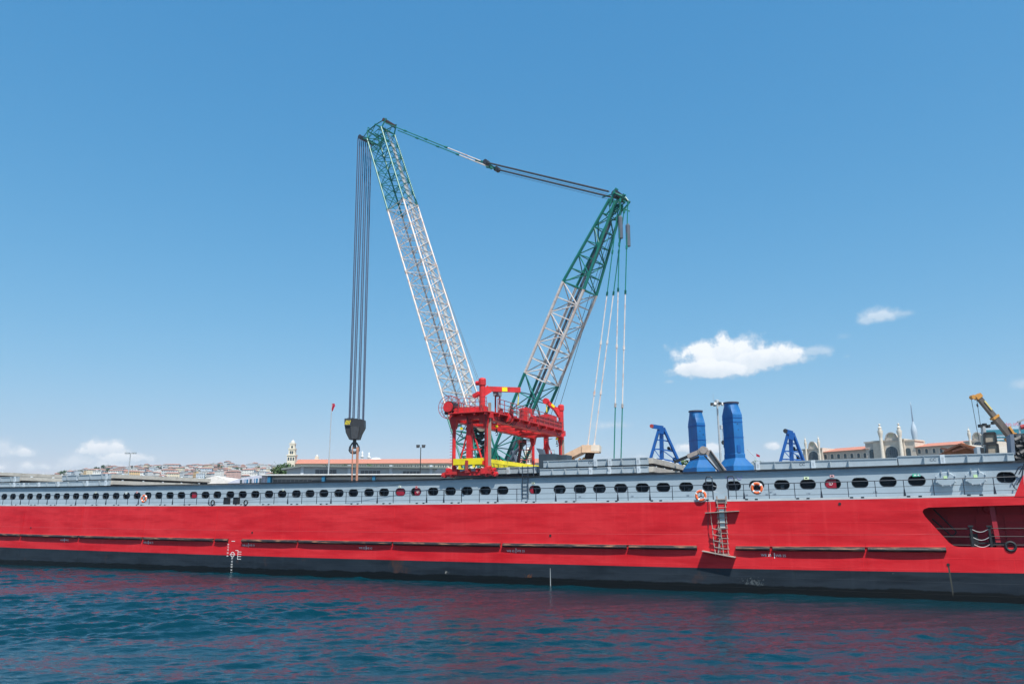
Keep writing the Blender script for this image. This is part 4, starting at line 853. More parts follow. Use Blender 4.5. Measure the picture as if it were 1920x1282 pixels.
def aframe(label, t, pts, head, mirror=False):
    """pts: foot-left, foot-mid, foot-right, apex pixels"""
    th = T(SHIP, 'davit_frame', label, 'davit', SHIP.pix(*pts[1], t), 'blue A-frames on deck')
    fl, fm, fr, ap = [Vector(SHIP.pix(*p, t)) for p in pts]
    apx = ap; off = Vector((0, 1.3, 0))
    for nm, f_, w in (('leg', fl, .22), ('leg', fr+off, .2), ('column', fm+Vector((0, .4, 0)), .3)):
        d = Vector((-.18, 0, 0)) if f_ is fl else Vector((.18, 0, 0)); mb = MB(); e = apx + (Vector((0, 0, 0)) if nm == 'column' else d)
        f2 = Vector(f_); k = (f2-e).normalized(); f2 = f2 + k*1.2; mb.beam(e, f2, w, w); mb.build(nm, M_BLUE2, th)
    mb = MB()
    for k in (.35, .62, .9):
        a = apx.lerp(fl, k); b2 = apx.lerp(fr+off, k); c = apx.lerp(fm+Vector((0, .4, 0)), k); mb.beam(a, c, .1); mb.beam(c, b2, .1)
    mb.beam(apx.lerp(fl, .62), apx.lerp(fm, .9), .06); mb.beam(apx.lerp(fr+off, .9), apx.lerp(fm, .62), .06); mb.beam(apx.lerp(fr+off, .9), apx.lerp(fm, .98), .06)
    mb.build('cross_bar', M_BLUE2, th)
    mb = MB(); h0, h1 = [Vector(SHIP.pix(*p, t)) for p in head]; mb.beam(h0, h1, .34, .34); mb.beam(h1, apx+Vector((0, 0, -.5)), .4, .4); mb.build('head_beam', M_BLUE2, th)
    mb = MB(); mb.tube(h0+Vector((0, -.25, 0)), h0+Vector((0, .25, 0)), .17, 12); mb.build('sheave', M_CRED2 if not mirror else M_DARK, th)
    mb = MB()
    for k in (.6, .88): c = apx.lerp(fr+off, k)+Vector((-.35, 0, .25)); mb.tube(c+Vector((0, -.15, 0)), c+Vector((0, .15, 0)), .12, 10); mb.box(c.x-.1, c.x+.25, c.y-.1, c.y+.1, c.z-.2, c.z-.08)
    mb.build('winch', M_DARK, th)
aframe('blue A-frame davit left of the blue towers, its arm pointing left', 12, ((1218, 866), (1239, 866), (1270, 872), (1240, 802)), ((1223, 799), (1243, 802)))
aframe('blue A-frame davit beside the stone hall, with a black sheave on top', 11, ((1463, 866), (1484, 866), (1506, 866), (1482, 812)), ((1473, 808), (1486, 812)), True)
# folding loader crane
ld = T(SHIP, 'loader_crane', 'grey and tan folding loader crane bent in front of the shorter blue tower', 'loader crane', SHIP.pix(1356, 882, 4.5))
t = 4.5; A, B_, C_, D_ = [Vector(SHIP.pix(*p, t)) for p in ((1264, 866), (1311, 847), (1328, 846), (1357, 884))]
mb = MB(); mb.beam(D_, C_, .42, .42); mb.build('lower_arm', M_WOOD, ld)
mb = MB(); mb.beam(D_+Vector((-.4, -.25, .1)), C_+Vector((-.25, -.25, -.3)), .1); mb.tube(D_+Vector((.1, -.28, 0)), C_+Vector((.2, -.28, 0)), .07, 8); mb.build('hydraulic_ram', M_DARK, ld)
mb = MB(); mb.beam(C_+Vector((-.15, 0, 0)), B_, .5, .45); mb.tube(C_+Vector((-.3, -.35, .1)), C_+Vector((-.3, .35, .1)), .28, 12); mb.tube(B_+Vector((.2, -.3, 0)), B_+Vector((.2, .3, 0)), .22, 12); mb.build('knuckle', M_WOOD, ld)
mb = MB(); m_ = B_.lerp(A, .45); mb.beam(B_, m_, .34, .3); mb.build('upper_arm', M_WOOD, ld)
mb = MB(); mb.beam(m_, A, .22, .2); mb.tube(B_+Vector((0, -.2, -.35)), B_.lerp(A, .35)+Vector((0, -.2, -.3)), .08, 8); mb.build('extension', M_DARK, ld)
# black gear box between covers
bx_ = T(SHIP, 'machinery_box', 'dark steel deck box behind the ladder, between gantry and stacked covers', 'deck box', (1.6, 3.4, 8.1))
mb = MB(); a = SHIP.pix(1010, 860, 3); b2 = SHIP.pix(1040, 860, 3); mb.box(a[0], b2[0], 3, 4.6, 8.1, SHIP.pix(1020, 851, 3)[2]); mb.box(b2[0], b2[0]+.7, 3.8, 5.0, 8.1, SHIP.pix(1050, 853, 4)[2]); mb.build('housing', mat('box_slate', (.035, .05, .065), .5), bx_)
mb = MB(); p = SHIP.pix(1017, 848, 3.5); mb.hexa([Vector((p[0]-.1, 3.3, p[2]-.3)), Vector((p[0]+.25, 3.3, p[2]-.3)), Vector((p[0]+.25, 3.7, p[2]-.3)), Vector((p[0]-.1, 3.7, p[2]-.3))], [Vector((p[0]-.45, 3.3, p[2]+.35)), Vector((p[0]+.1, 3.3, p[2]+.25)), Vector((p[0]+.1, 3.7, p[2]+.25)), Vector((p[0]-.45, 3.7, p[2]+.35))]); mb.build('funnel_scoop', M_DSTRIP, bx_)
mb = MB(); p = SHIP.pix(1032, 852, 3.2); mb.path([(p[0], 3.2, p[2]-.8), (p[0], 3.2, p[2]+.35), (p[0]+.35, 3.2, p[2]+.35), (p[0]+.35, 3.2, p[2]-.1)], .03, 5); mb.build('handrail', M_STEEL, bx_)
# rust-brown timber lean-to, boxes and black gear at the right end
rp = T(SHIP, 'plate_heap', 'heap of rust brown plates with a sloping top behind the right end cover', 'scrap heap', SHIP.pix(1800, 850, 10))
t = 10; mb = MB(); P_ = [SHIP.pix(*p, t) for p in ((1757, 854), (1799, 832), (1836, 842), (1836, 852))]
mb.prism([(p[0], p[2]) for p in P_], 9, 12); mb.build('plates', M_RUST, rp)
mb = MB()
for a, b2 in (((1770, 846), (1799, 832.5)), ((1764, 840), (1776, 842)), ((1799, 833), (1834, 846)), ((1785, 846), (1812, 838))): mb.beam(SHIP.pix(*a, 8.9), SHIP.pix(*b2, 8.9), .12)
mb.build('bar', mat('rust_dark', (.10, .035, .02), .8), rp)
tp = T(SHIP, 'tarpaulin', 'cream tarpaulin spread behind the rust brown plate heap', 'tarpaulin', SHIP.pix(1830, 850, 13))
mb = MB(); mb.prism([(p[0], p[2]) for p in [SHIP.pix(*q, 13) for q in ((1799, 832), (1840, 835), (1845, 852), (1800, 852))]], 13, 16); mb.build('sheet', mat('cream_sheet', (.75, .68, .58), .9, bump=.6, bscale=2), tp)
sp = T(SHIP, 'skip_stack', 'pair of dark rimmed tan steel skips, one on top of the other', 'skips', SHIP.pix(1860, 850, 6))
for q4, nm in ((((1846, 831), (1868, 829), (1865, 811), (1845, 812)), 'upper_skip'), (((1851, 853), (1872, 852), (1870, 832), (1850, 833)), 'lower_skip')):
    pts = [SHIP.pix(*q, 6) for q in q4]; mb = MB(); mb.prism([(p[0], p[2]) for p in pts], 6, 7.6); o_ = mb.build(nm, mat('skip_tan', (.33, .28, .22), .7, var=.4, scale=1.2), sp)
    mb = MB()
    for a, b2 in zip(pts, pts[1:]+pts[:1]): mb.beam((a[0], 5.95, a[2]), (b2[0], 5.95, b2[2]), .12)
    mb.build('rim', M_DARK, sp, parent=o_)
mb = MB(); a = SHIP.pix(1833, 852, 5.5); b2 = SHIP.pix(1846, 852, 5.5); mb.box(a[0], b2[0], 5.5, 7, 8.6, SHIP.pix(1838, 837, 5.5)[2]); mb.k = 1; mb.box(a[0]+.2, b2[0]-.0, 5.47, 5.5, 8.7, SHIP.pix(1838, 839, 5.5)[2]); mb.build('side_locker', [M_STEEL, M_DARK], sp)
bw2 = T(SHIP, 'cream_container', 'cream steel container half hidden between the skips and the black winch gear', 'container', SHIP.pix(1885, 852, 11))
mb = MB(); P_ = [SHIP.pix(*q, 11) for q in ((1868, 858), (1899, 858), (1899, 836), (1870, 837))]; mb.prism([(p[0], p[2]) for p in P_], 11, 14); mb.build('shell', mat('cream_sheet', (.75, .68, .58), .9), bw2)
bg_ = T(SHIP, 'winch_gear', 'black greasy winch gear on a slate frame at the right edge', 'winch', SHIP.pix(1910, 866, 3))
mb = MB(); P_ = [SHIP.pix(*q, 3) for q in ((1897, 852), (1904, 852), (1901, 813), (1894, 814))]; mb.prism([(p[0], p[2]) for p in P_], 3, 4.5); mb.build('frame', mat('slate_paint', (.13, .16, .21), .5), bg_)
mb = MB(); r = random.Random(5); P_ = [SHIP.pix(*q, 3.4) for q in ((1902, 866), (1935, 866), (1935, 812), (1901, 813))]; mb.prism([(p[0], p[2]) for p in P_], 3.4, 5.5)
for k in range(40):
    p = SHIP.pix(r.uniform(1905, 1930), r.uniform(816, 862), 3.3); w = r.uniform(.1, .28); mb.tube((p[0]-w, 3.25, p[2]), (p[0]+w*.5, 3.4, p[2]+w*r.uniform(-1, 1)), w*.7, 8)
mb.build('gear_drum', mat('grease_black', (.03, .032, .036), .45, var=.5, scale=2, streak=.5, streakcol=(.25, .25, .25), sscale=(2, 2, 2)), bg_)
# red-white lamp gantry at very right top: part of a lifeboat shelter
sh = T(SHIP, 'shelter_frame', 'small steel shelter roof with red gear at the right edge above the winch', 'shelter', SHIP.pix(1915, 812, 6))
mb = MB(); mb.beam(SHIP.pix(1908, 791, 6), SHIP.pix(1930, 783, 6), .3, .1); mb.beam(SHIP.pix(1912, 812, 6), SHIP.pix(1912, 790, 6), .1); mb.build('roof', M_STEEL, sh)
mb = MB(); p = SHIP.pix(1917, 801, 6); mb.tube((p[0]-.1, 6, p[2]), (p[0]+.3, 6, p[2]+.1), .15, 10); mb.box(p[0]+.1, p[0]+.25, 5.9, 6.1, p[2]-.9, p[2]-.2); mb.build('red_gear', M_CRED2, sh)

# ================================================================== LATTICE CRANE ON THE QUAY
AZ = R(34); HH = Vector((-math.cos(AZ), math.sin(AZ), 0)); NS = Vector((-math.sin(AZ), -math.cos(AZ), 0)); F0 = Vector((-2.45, 88, 7))
def onP(px, py, off=0.0):
    r = cray(px, py); C = Vector((0, 0, CZ)); return C + r*((off-(C-F0).dot(NS))/r.dot(NS))
BT = onP(710, 243); MT = onP(1160, 368)
ub = (BT-F0).normalized(); pb = ub.cross(NS).normalized(); um = (MT-F0).normalized(); pm_ = um.cross(NS).normalized()
crane = T(WORLD, 'lattice_crane', 'huge green and white lattice boom crane rising behind the ship', 'crane', (F0.x, F0.y, 2.0))
def lattice(mb, A, B_, pv, hA, hB, n, rc, rb, xb=False, lA=None, lB=None):
    """four chords from A to B, horizontals and diagonals on each face; h: half depth, l: half width"""
    lA = lA or hA; lB = lB or hB; sg = ((1, 1), (1, -1), (-1, -1), (-1, 1))
    def c(k, f): l = lA+(lB-lA)*f; h = hA+(hB-hA)*f; i, j = sg[k]; return A.lerp(B_, f)+NS*i*l+pv*j*h
    for k in range(4): mb.tube(c(k, 0), c(k, 1), rc, 7)
    for b in range(n):
        f0, f1 = b/n, (b+1)/n
        for k in range(4):
            k2 = (k+1) % 4
            if (b+k) % 2: mb.tube(c(k, f0), c(k2, f1), rb, 5, caps=False)
            else: mb.tube(c(k2, f0), c(k, f1), rb, 5, caps=False)
            if xb:                                               # crossed bracing with short struts half way
                if (b+k) % 2: mb.tube(c(k2, f0), c(k, f1), rb*.75, 4, caps=False)
                else: mb.tube(c(k, f0), c(k2, f1), rb*.75, 4, caps=False)
            mb.tube(c(k, f1), c(k2, f1), rb, 5, caps=False)
            if b == 0: mb.tube(c(k, 0), c(k2, 0), rb*1.2, 5, caps=False)
    return c
LEN = (BT-F0).length
def bp_(f): return F0.lerp(BT, f)
HW = 1.48
GR = M_GREEN; WH = M_CWH
for (f0, f1, m_, n, nm, lb, w0, w1, l0) in ((.04, .19, GR, 5, 'boom_foot', 'green tapering foot of the main boom', .9, HW, 2.3), (.19, .385, WH, 6, 'boom_section', 'white lowest lattice length of the main boom', HW, HW, HW), (.386, .565, WH, 5, 'boom_section', 'white middle lattice length of the main boom', HW, HW, HW), (.566, .745, WH, 5, 'boom_section', 'white upper lattice length of the main boom', HW, HW, HW), (.746, .975, GR, 6, 'boom_section', 'green top lattice length of the main boom', HW, HW*.98, HW)):
    mb = MB(); lattice(mb, bp_(f0), bp_(f1), pb, w0, w1, n, .12, .052 if f0 > .1 else .07, xb=True, lA=l0, lB=HW*(1.2 if f1 == .19 else 1) if f1 < .9 else HW*.95)
    for f in (f0, f1):      # pin joints
        if f in (0, .975): continue
        for i, j in ((1, 1), (1, -1), (-1, -1), (-1, 1)): c = bp_(f)+NS*i*HW+pb*j*HW; mb.tube(c-ub*.18, c+ub*.18, .16, 8)
    mb.build(nm, m_, crane, world=True, label=lb)
# walkway strip and inner ladder on the back face
mb = MB(); off = pb*(HW-.12)
mb.beam(bp_(.2)+off-NS*.25, bp_(.94)+off-NS*.25, .62, .05, up=pb); mb.build('boom_walkway', M_STRIP, crane, world=True)
mb = MB(); o2 = pb*(HW-.1)+NS*.62; mb.tube(bp_(.2)+o2, bp_(.73)+o2, .05, 5); mb.build('boom_handrail', M_CWH, crane, world=True)
for k in range(30): f = .72+.22*k/29; c = bp_(f)+pb*(HW+.05)-NS*1.1; mb = MB(); mb.tube(c, c+pb*.25+ub*.1, .05, 4); mb.build('cable_roller', M_GREEN, crane, world=True)
# boom head
mb = MB(); tip = bp_(.975); hd = tip+ub*1.45
L1 = tip-pb*HW; Rr = tip+pb*HW
for i in (1, -1):
    l = NS*i*1.3
    mb.tube(L1+l, hd-pb*1.2+l*.8, .1, 6); mb.tube(Rr+l, hd+pb*.45+l*.8, .1, 6); mb.tube(hd-pb*1.2+l*.8, hd+pb*.45+l*.8, .09, 6)
    mb.tube(L1+l, hd+pb*.45+l*.8, .06, 5); mb.tube(L1+l, L1+l*.6-pb*1.15+ub*1.35, .1, 6); mb.tube(hd-pb*1.2+l*.8, L1+l*.6-pb*1.15+ub*1.35, .07, 5)
    mb.tube(Rr+l, Rr+l*.8+pb*1.0+ub*1.0, .1, 6); mb.tube(hd+pb*.45+l*.8, Rr+l*.8+pb*1.0+ub*1.0, .08, 5); mb.tube(hd-pb*1.2+l*.8, hd-pb*1.2+l*.8+Vector((0, 0, .6)), .07, 5)
for p in (L1, Rr, hd-pb*1.2, hd+pb*.45, tip): mb.tube(p-NS*1.2, p+NS*1.2, .1, 6)
r = random.Random(2)
for k in range(34):
    a = tip-ub*r.uniform(-1.2, 2.2)+pb*r.uniform(-1.1, 1.1)+NS*r.uniform(-1, 1); b2 = a+Vector((r.uniform(-1, 1), r.uniform(-1, 1), r.uniform(-.8, .8)))*1.0; mb.tube(a, b2, .06, 5)
mb.build('boom_head', M_GREEN, crane, world=True)
ax = L1-pb*1.15+ub*1.35
mb = MB()
for k in range(7): c = ax+NS*(-1.35+.45*k); mb.tube(c-NS*.07, c+NS*.07, .32, 16)
mb.build('hoist_sheave', M_ROPE, crane, world=True)
bx2 = Rr+pb*1.0+ub*1.0
mb = MB()
for k in range(9): c = bx2+NS*(-1.2+.3*k)-pb*.4; mb.tube(c-NS*.05, c+NS*.05, .26, 12)
mb.build('guide_sheave', mat('sheave_brown', (.07,.05,.05), .6), crane, world=True)
# mast
def mp_(f): return F0.lerp(MT, f)
for (f0, f1, m_, n, nm, lb, w0, w1, l0, l1) in ((.03, .40, GR, 6, 'mast_foot', 'green foot of the back mast', 1.2, HW, 1.5, HW), (.40, .70, WH, 6, 'mast_section', 'white middle length of the back mast', HW, HW, HW, HW), (.70, .98, GR, 6, 'mast_section', 'green top length of the back mast', HW, .38, HW, .9)):
    mb = MB(); lattice(mb, mp_(f0), mp_(f1), pm_, w0, w1, n, .17, .065, lA=l0, lB=l1); mb.build(nm, m_, crane, world=True, label=lb)
for o_, r_ in ((-pm_*.55-NS*.9, .15), (pm_*.55-NS*.2, .17), ):
    mb = MB(); mb.tube(mp_(.08)+o_, mp_(.92)+o_*.5, r_, 8); mb.build('rope_bundle', M_DSTRIP, crane, world=True)
mb = MB(); top_ = MT
for k in range(8): c = top_+NS*(-1.0+.28*k); mb.tube(c-NS*.06, c+NS*.06, .42, 14)
mb.build('mast_sheave', M_ROPE, crane, world=True)
mb = MB()
for i in (1, -1):
    l = NS*i*.95; mb.tube(mp_(.96)+l, top_+l+Vector((0, 0, .35)), .16, 6); mb.tube(top_+l, top_+l-HH*.9+Vector((0, 0, -.6)), .13, 6); mb.tube(mp_(.93)+l, top_+l-HH*.9+Vector((0, 0, -.6)), .09, 6); mb.beam(top_+l+HH*.2, top_+l-HH*.3+Vector((0, 0, .5)), .12, .4); mb.tube(top_+l, top_+l+HH*1.6-Vector((0, 0, .1)), .07, 5)
mb.tube(top_-NS*1.2, top_+NS*1.2, .14, 8)
for k in range(22):
    a = top_+Vector((r.uniform(-.7, .9), r.uniform(-.7, .7), r.uniform(-3.0, .3))); mb.tube(a, a+Vector((r.uniform(-.4, .4), r.uniform(-.4, .4), r.uniform(-.8, .3))), .08, 5)
c = mp_(.86)-pm_*.0; a = onP(1122, 412); mb.tube(a, mp_(.84), .09, 5)
mb.build('mast_head', M_GREEN, crane, world=True)
# pendants boom head -> bridle -> rope reeving -> mast head
br_ = onP(912, 309); e0 = onP(735, 238)
for i in (1, -1):
    l = NS*i*1.25; a = e0+l; b2 = br_+l; m1 = a.lerp(b2, .68)
    mb = MB(); mb.tube(a, m1, .075, 6)
    for f in (.22, .45, .66): c = a.lerp(b2, f); mb.tube(c-(b2-a).normalized()*.22, c+(b2-a).normalized()*.22, .15, 6)
    mb.build('pendant_bar', M_GREEN, crane, world=True)
    mb = MB(); mb.tube(m1, b2, .085, 6); mb.build('pendant_bar', M_CWH, crane, world=True)
mb = MB(); d = (onP(1150, 364)-br_).normalized(); pu = d.cross(NS).normalized()
mb.beam(br_-d*.1, br_+d*.9, 2.4, .22, up=pu); mb.tube(br_-d*.9+NS*1.2, br_+NS*1.0, .16, 6); mb.tube(br_-d*.9-NS*1.2, br_-NS*1.0, .16, 6); mb.beam(br_+d*1.0+pu*.35, br_+d*.2-pu*.4, .4, .25); mb.build('bridle_block', M_GREEN, crane, world=True)
for i in (1, -1):
    mb = MB(); c = br_+d*.95+NS*1.2*i; mb.tube(c-NS*.32, c+NS*.32, .34, 12); mb.build('bridle_sheave', M_ROPE, crane, world=True)
for i in (1, -1):
    mb = MB(); a = br_+d*.9+NS*i*1.2; b2 = onP(1150, 366)+NS*i*1.2
    for k in range(4): o_ = NS*(.13*(k-1.5))+pu*.1*((k % 2)-.5); mb.tube(a+o_, b2+o_, .05, 5)
    mb.tube(a+pu*.3, b2+pu*.3, .02, 4)
    mb.build('luffing_rope', M_ROPE, crane, world=True)
# thin auxiliary lines
for (a, b2, Yn) in (((776, 380), (922, 728), 0), ((780, 380), (926, 728), .4)):
    mb = MB(); mb.tube(bp_(.985)+pb*HW+NS*Yn, onP(b2[0], b2[1]+60, -1), .02, 4); mb.build('hoist_line', M_ROPE, crane, world=True)
for a, b2 in (((1146, 430), (1029, 790)), ((1150, 430), (1041, 790))):
    mb = MB(); mb.tube(onP(*a, -1), onP(*b2, -1), .03, 4); mb.build('hoist_line', M_ROPE, crane, world=True)
# back-stay bars with their dark dampers
def stay(tp, bt, Yt, Yb, fr, damper, cols_):
    A = atY(*tp, Yt); B_ = atY(*bt, Yb); d = (B_-A).normalized()
    for (f0, f1, m_) in cols_:
        mb = MB(); mb.tube(A.lerp(B_, f0), A.lerp(B_, f1), .062, 6)
        n = max(1, int((f1-f0)*6))
        for k in range(n+1): c = A.lerp(B_, f0+(f1-f0)*k/n); mb.tube(c-d*.2, c+d*.2, .12, 6)
        mb.build('stay_bar', m_, crane, world=True)
    if damper: mb = MB(); a = atY(*damper[0], Yt); b2 = atY(*damper[1], Yt); mb.tube(a, b2, .25, 10); mb.tube(a-(b2-a)*.1, a, .1, 8, .24); mb.build('damper', M_DSTRIP, crane, world=True)
stay((1158, 396), (1102, 836), 77.5, 77, 0, None, ((0, .37, GR), (.37, 1, WH)))
stay((1170, 396), (1114, 834), 77, 76.4, 0, None, ((0, .37, GR), (.37, 1, WH)))
stay((1163, 376), (1151, 872), 76.8, 75.5, 0, ((1163, 408), (1164, 447)), ((0, .36, GR), (.36, .79, WH), (.79, 1.08, GR)))
stay((1177, 382), (1164, 872), 76.2, 75, 0, ((1177, 423), (1178, 462)), ((0, .36, GR), (.36, .79, WH), (.79, 1.08, GR)))
# winches and drums near the boom foot
mb = MB()
for (px, py, r_, w) in ((905, 796, .95, 1.3), (893, 822, .45, .6)): c = onP(px, py, .6); mb.tube(c-HH*w/2, c+HH*w/2, r_, 16)
for k in range(46): c = onP(890+r.gauss(0, 6)+(k % 23)*.9, 792+r.uniform(0, 3)+(k % 23)*3.0, r.uniform(0, 1)); w = r.uniform(.08, .3); mb.tube(c, c+Vector((r.uniform(-.5, .5), r.uniform(-.5, .5), r.uniform(-.5, .5))), w, 7)
mb.build('winch', mat('winch_dark', (.03, .04, .045), .5), crane, world=True)
mb = MB(); c = onP(905, 796, 1.3); mb.tube(c-NS*.5, c+NS*.2, .8, 18); mb.build('rope_drum', mat('drum_tan', (.30, .26, .19), .7), crane, world=True)
mb = MB(); c = onP(919, 858, .4); mb.lathe((c.x, c.y, c.z-1.4), [(.5, 0), (.7, 1.0), (.85, 2.4)], 12); mb.path([onP(925, 850), onP(945, 862), onP(960, 885)], .16, 6); mb.path([onP(880, 862), onP(905, 872), onP(940, 880)], .2, 6); mb.build('sheave_frame', M_GREEN, crane, world=True)
mb = MB(); mb.path([onP(958, 862, 1.6), onP(968, 845, 1.6), onP(985, 830, 1.6)], .2, 8); mb.path([onP(962, 845, 1.5), onP(978, 890, 1.5)], .28, 8); mb.build('strut', M_DSTRIP, crane, world=True)
# crane carrier body hidden behind the ship, standing on the quay
mb = MB(); mb.box(F0.x-6, F0.x+7, F0.y-3, F0.y+4, 2.6, 5.2); mb.box(F0.x-2, F0.x+9, F0.y-2.4, F0.y+3, 5.2, 7.4); mb.build('carrier', M_GREEN, crane)
mb = MB()
for dy in (-4.2, 3.6): mb.box(F0.x-7, F0.x+8, F0.y+dy, F0.y+dy+1.4, 1.95, 4.0)
mb.build('crawler_track', M_DARK, crane)
# counterweight arm in tan with its hanging rope bundle
cw = T(WORLD, 'counterweight_arm', 'tan counterweight arm hung from the white stays, ropes under its tip', 'counterweight', (10, 77, 2))
A_, B2, C2 = atY(1055, 862, 78), atY(1098, 841, 77), atY(1125, 842, 76.6); base_ = atY(1030, 880, 79)
mb = MB()
mb.beam(A_+(A_-B2)*.9, B2, 1.5, .62); mb.build('arm', M_TAN, cw)
mb = MB(); mb.beam(B2-Vector((.3, 0, .05)), C2+Vector((0, 0, .0)), 1.5, .75); mb.k = 1; mb.beam(B2.lerp(C2, .45)+Vector((0, -.02, .04)), C2+Vector((.05, 0, .05)), 1.56, .6); mb.build('arm_tip', [M_TAN, mat('tip_pale', (.74, .64, .52), .7)], cw)
mb = MB(); mb.beam(A_+Vector((-3, .5, -1.0)), B2+Vector((-1.2, .5, -.8)), .8, .5); 
for k in range(16): c = A_.lerp(B2, r.uniform(-.6, .9))+Vector((0, -.4, -.8)); mb.tube(c, c+Vector((r.uniform(-.4, .4), 0, r.uniform(-.5, .3))), .16, 7)
mb.build('roller', M_OCH, cw)
mb = MB()
for k in range(12): a = B2.lerp(C2, .05+.07*(k % 9))+Vector((0, -.3+.07*k, -.4)); mb.tube(a, a+Vector((-1.7+.05*k, .4, -4.2)), .055, 5)
mb.build('rope_fall', M_BROWN, cw)
mb = MB(); mb.box(9, 13, 75, 79, 1.95, 4.6); mb.build('weight_block', M_DARK, cw)

# hook block on its falls
hb_ = atY(665.5, 805, 100.5); hk = T(WORLD, 'hook_block', 'black hook block with yellow stripes hanging from the boom on steel ropes', 'hook block', (hb_.x, hb_.y, hb_.z-3))
s1_ = 1436/100.5
def hp(px, py, dy=0): p = atY(px, py, 100.5+dy); return p
P_ = [hp(*q) for q in ((648, 785), (684.5, 788), (684.5, 802), (678, 814), (674.5, 824), (656, 824), (650, 812), (648, 800))]
mb = MB(); mb.prism([(p.x, p.z) for p in P_], hb_.y-.55, hb_.y+.6)
for a in ((655, 786), (662, 786), (669, 787), (677, 788)): p = hp(*a); mb.tube((p.x, p.y-.5, p.z-.3), (p.x, p.y+.5, p.z-.3), .45, 14)
bl = mb.build('block', M_BLOCK, hk)
mb = MB()
for q4 in (((659, 800), (676, 800), (672, 823.5), (661, 823.5)), ((648, 786), (660, 786), (660, 799), (648, 799))):
    pp = [hp(*q) for q in q4]; mb.prism([(p.x, p.z) for p in pp], hb_.y-.75, hb_.y-.551)
mb.build('cheek_plate', mat('cheek_grey', (.04, .044, .05), .5, var=.3, scale=3), hk)
for k in range(4):
    x0 = 649.6+2.5*k; pp = [hp(*q) for q in ((x0-1.2, 797), (x0-.1, 797), (x0+3.2, 789), (x0+2.1, 789))]; mb = MB(); mb.prism([(p.x, p.z) for p in pp], hb_.y-.77, hb_.y-.752); mb.build('warning_stripe', M_YEL, hk, parent=bl)
mb = MB(); c = hp(665, 824); mb.tube(c, c+Vector((0, 0, -1.2)), .24, 10)
for sg_ in (1, -1):
    pts = [c+Vector((sg_*x*.78, 0, z*.8)) for x, z in ((0, -.3), (.35, -.55), (.7, -1.1), (.78, -1.6), (.6, -2.0), (.2, -2.15), (0, -2.1))]
    for (p, q), w in zip(zip(pts[:-1], pts[1:]), (.09, .1, .15, .2, .21, .22)): mb.tube(p, q, w, 8)
mb.build('hook', M_ROPE, hk)
# the falls
mb = MB(); ropes = []
for k, px in enumerate((654.5, 656.5, 661.5, 664, 671, 673.5, 680, 682)):
    top_p = ax+NS*(1.35-2.7*k/7)-pb*.35; b2 = hp(px, 787); mb.tube(top_p, b2, .078, 5)
mb.build('hoist_rope', mat('rope_blue', (.07, .09, .14), .5), hk)
sg = T(WORLD, 'lifting_sling', 'thinner left one of the two orange slings on the big hook', 'sling', tuple(hp(660.5, 905)), 'orange slings on the hook')
mb = MB(); a = hp(661.3, 838, -.3); b2 = hp(659.5, 912, -.3); mb.tube(a, b2, .08, 8); mb.build('strap', M_SLING, sg)
sg = T(WORLD, 'lifting_sling', 'thicker right one of the two orange slings on the big hook', 'sling', tuple(hp(669, 905)), 'orange slings on the hook')
mb = MB(); a = hp(670, 838, -.3); b2 = hp(668.5, 912, -.3); mb.tube(a, b2, .14, 8); mb.tube(a+Vector((.16, 0, 0)), b2+Vector((.1, 0, 0)), .06, 6); mb.build('strap', M_SLING, sg)

# ================================================================== QUAY BUILDINGS AND MASTS
def windows(thing, fr, rects, v, m, depth=.12, name='window', arch=False):
    for (u0, z0, u1, z1) in rects:
        mb = MB()
        if arch:
            c = (u0+u1)/2; rr = (u1-u0)/2; pts = [(u0, z0), (u1, z0)] + [(c+rr*math.cos(R(a)), z1-rr*.8+rr*.8*math.sin(R(a))) for a in range(0, 181, 20)]
            mb.prism(pts, v-.04, v+.0)
        else: mb.box(u0, u1, v-.04, v, z0, z1)
        mb.build(name, m, thing)
def Q(fr, px, py, v=0): p = fr.pix(px, py, v); return p[0], p[2]
# long low warehouse with lilac gable
FW = Frame(atY(640, 900, 135), R(2)); FW.o.z = 0
w1 = T(FW, 'warehouse', 'long low blue grey warehouse with a curved lilac gable at its left end', 'warehouse', (0, 8, 1.9))
u0, _ = Q(FW, 428, 900); ua, za = Q(FW, 462, 888.5); ub_, zb_ = Q(FW, 508, 890); ue, ze = Q(FW, 850, 892); zb0 = 1.9
mb = MB(); n = 10; pts = [(u0, zb0)] + [(ub_, zb0)] + [(ub_, zb_)] + [(u0+(ub_-u0)*(1-k/n), Q(FW, 470, 904.5)[1] + (zb_-Q(FW, 470, 904.5)[1])*math.sin(math.pi/2*(1-k/n)**.8)) for k in range(1, n+1)]
mb.prism(pts, 0, 30); mb.build('gable', M_WARE2, w1)
mb = MB(); mb.box(ub_+.01, ue, .3, 30, zb0, Q(FW, 700, 893.5)[1]); mb.build('wall', M_WARE, w1)
mb = MB(); mb.box(ub_-1.5, ue+1, -1.2, 30.5, zb_-.2, zb_+.02); mb.build('roof', M_ROOFG, w1)
mb = MB(); mb.box(ub_-1.5, ue+1, -1.26, -1.2, zb_-.1, zb_+.05); mb.build('gutter', M_CWH if False else M_WHITE, w1)
for x0, x1 in ((512, 519), (520, 527), (528, 535), (536, 543), (544, 551), (552, 559), (560, 567), (568, 575), (576, 583)): a, z1_ = Q(FW, x0, 898.5); b2, z0_ = Q(FW, x1, 906.5); windows(w1, FW, [(a, z0_, b2, z1_)], .3, M_GLASS)
mb = MB(); a, z1_ = Q(FW, 584, 898.5); mb.box(a, ue, .2, .3, zb0, z1_-.1); mb.build('dark_bay', mat('bay_slate', (.05, .06, .07), .7), w1)
for k, px in enumerate((507, 608, 702)): a, _ = Q(FW, px, 900); mb = MB(); mb.box(a-.25, a+.25, -1.0, .29, Q(FW, px, 907)[1]-1, zb_-.3); mb.build('bracket', M_WBLUE, w1)
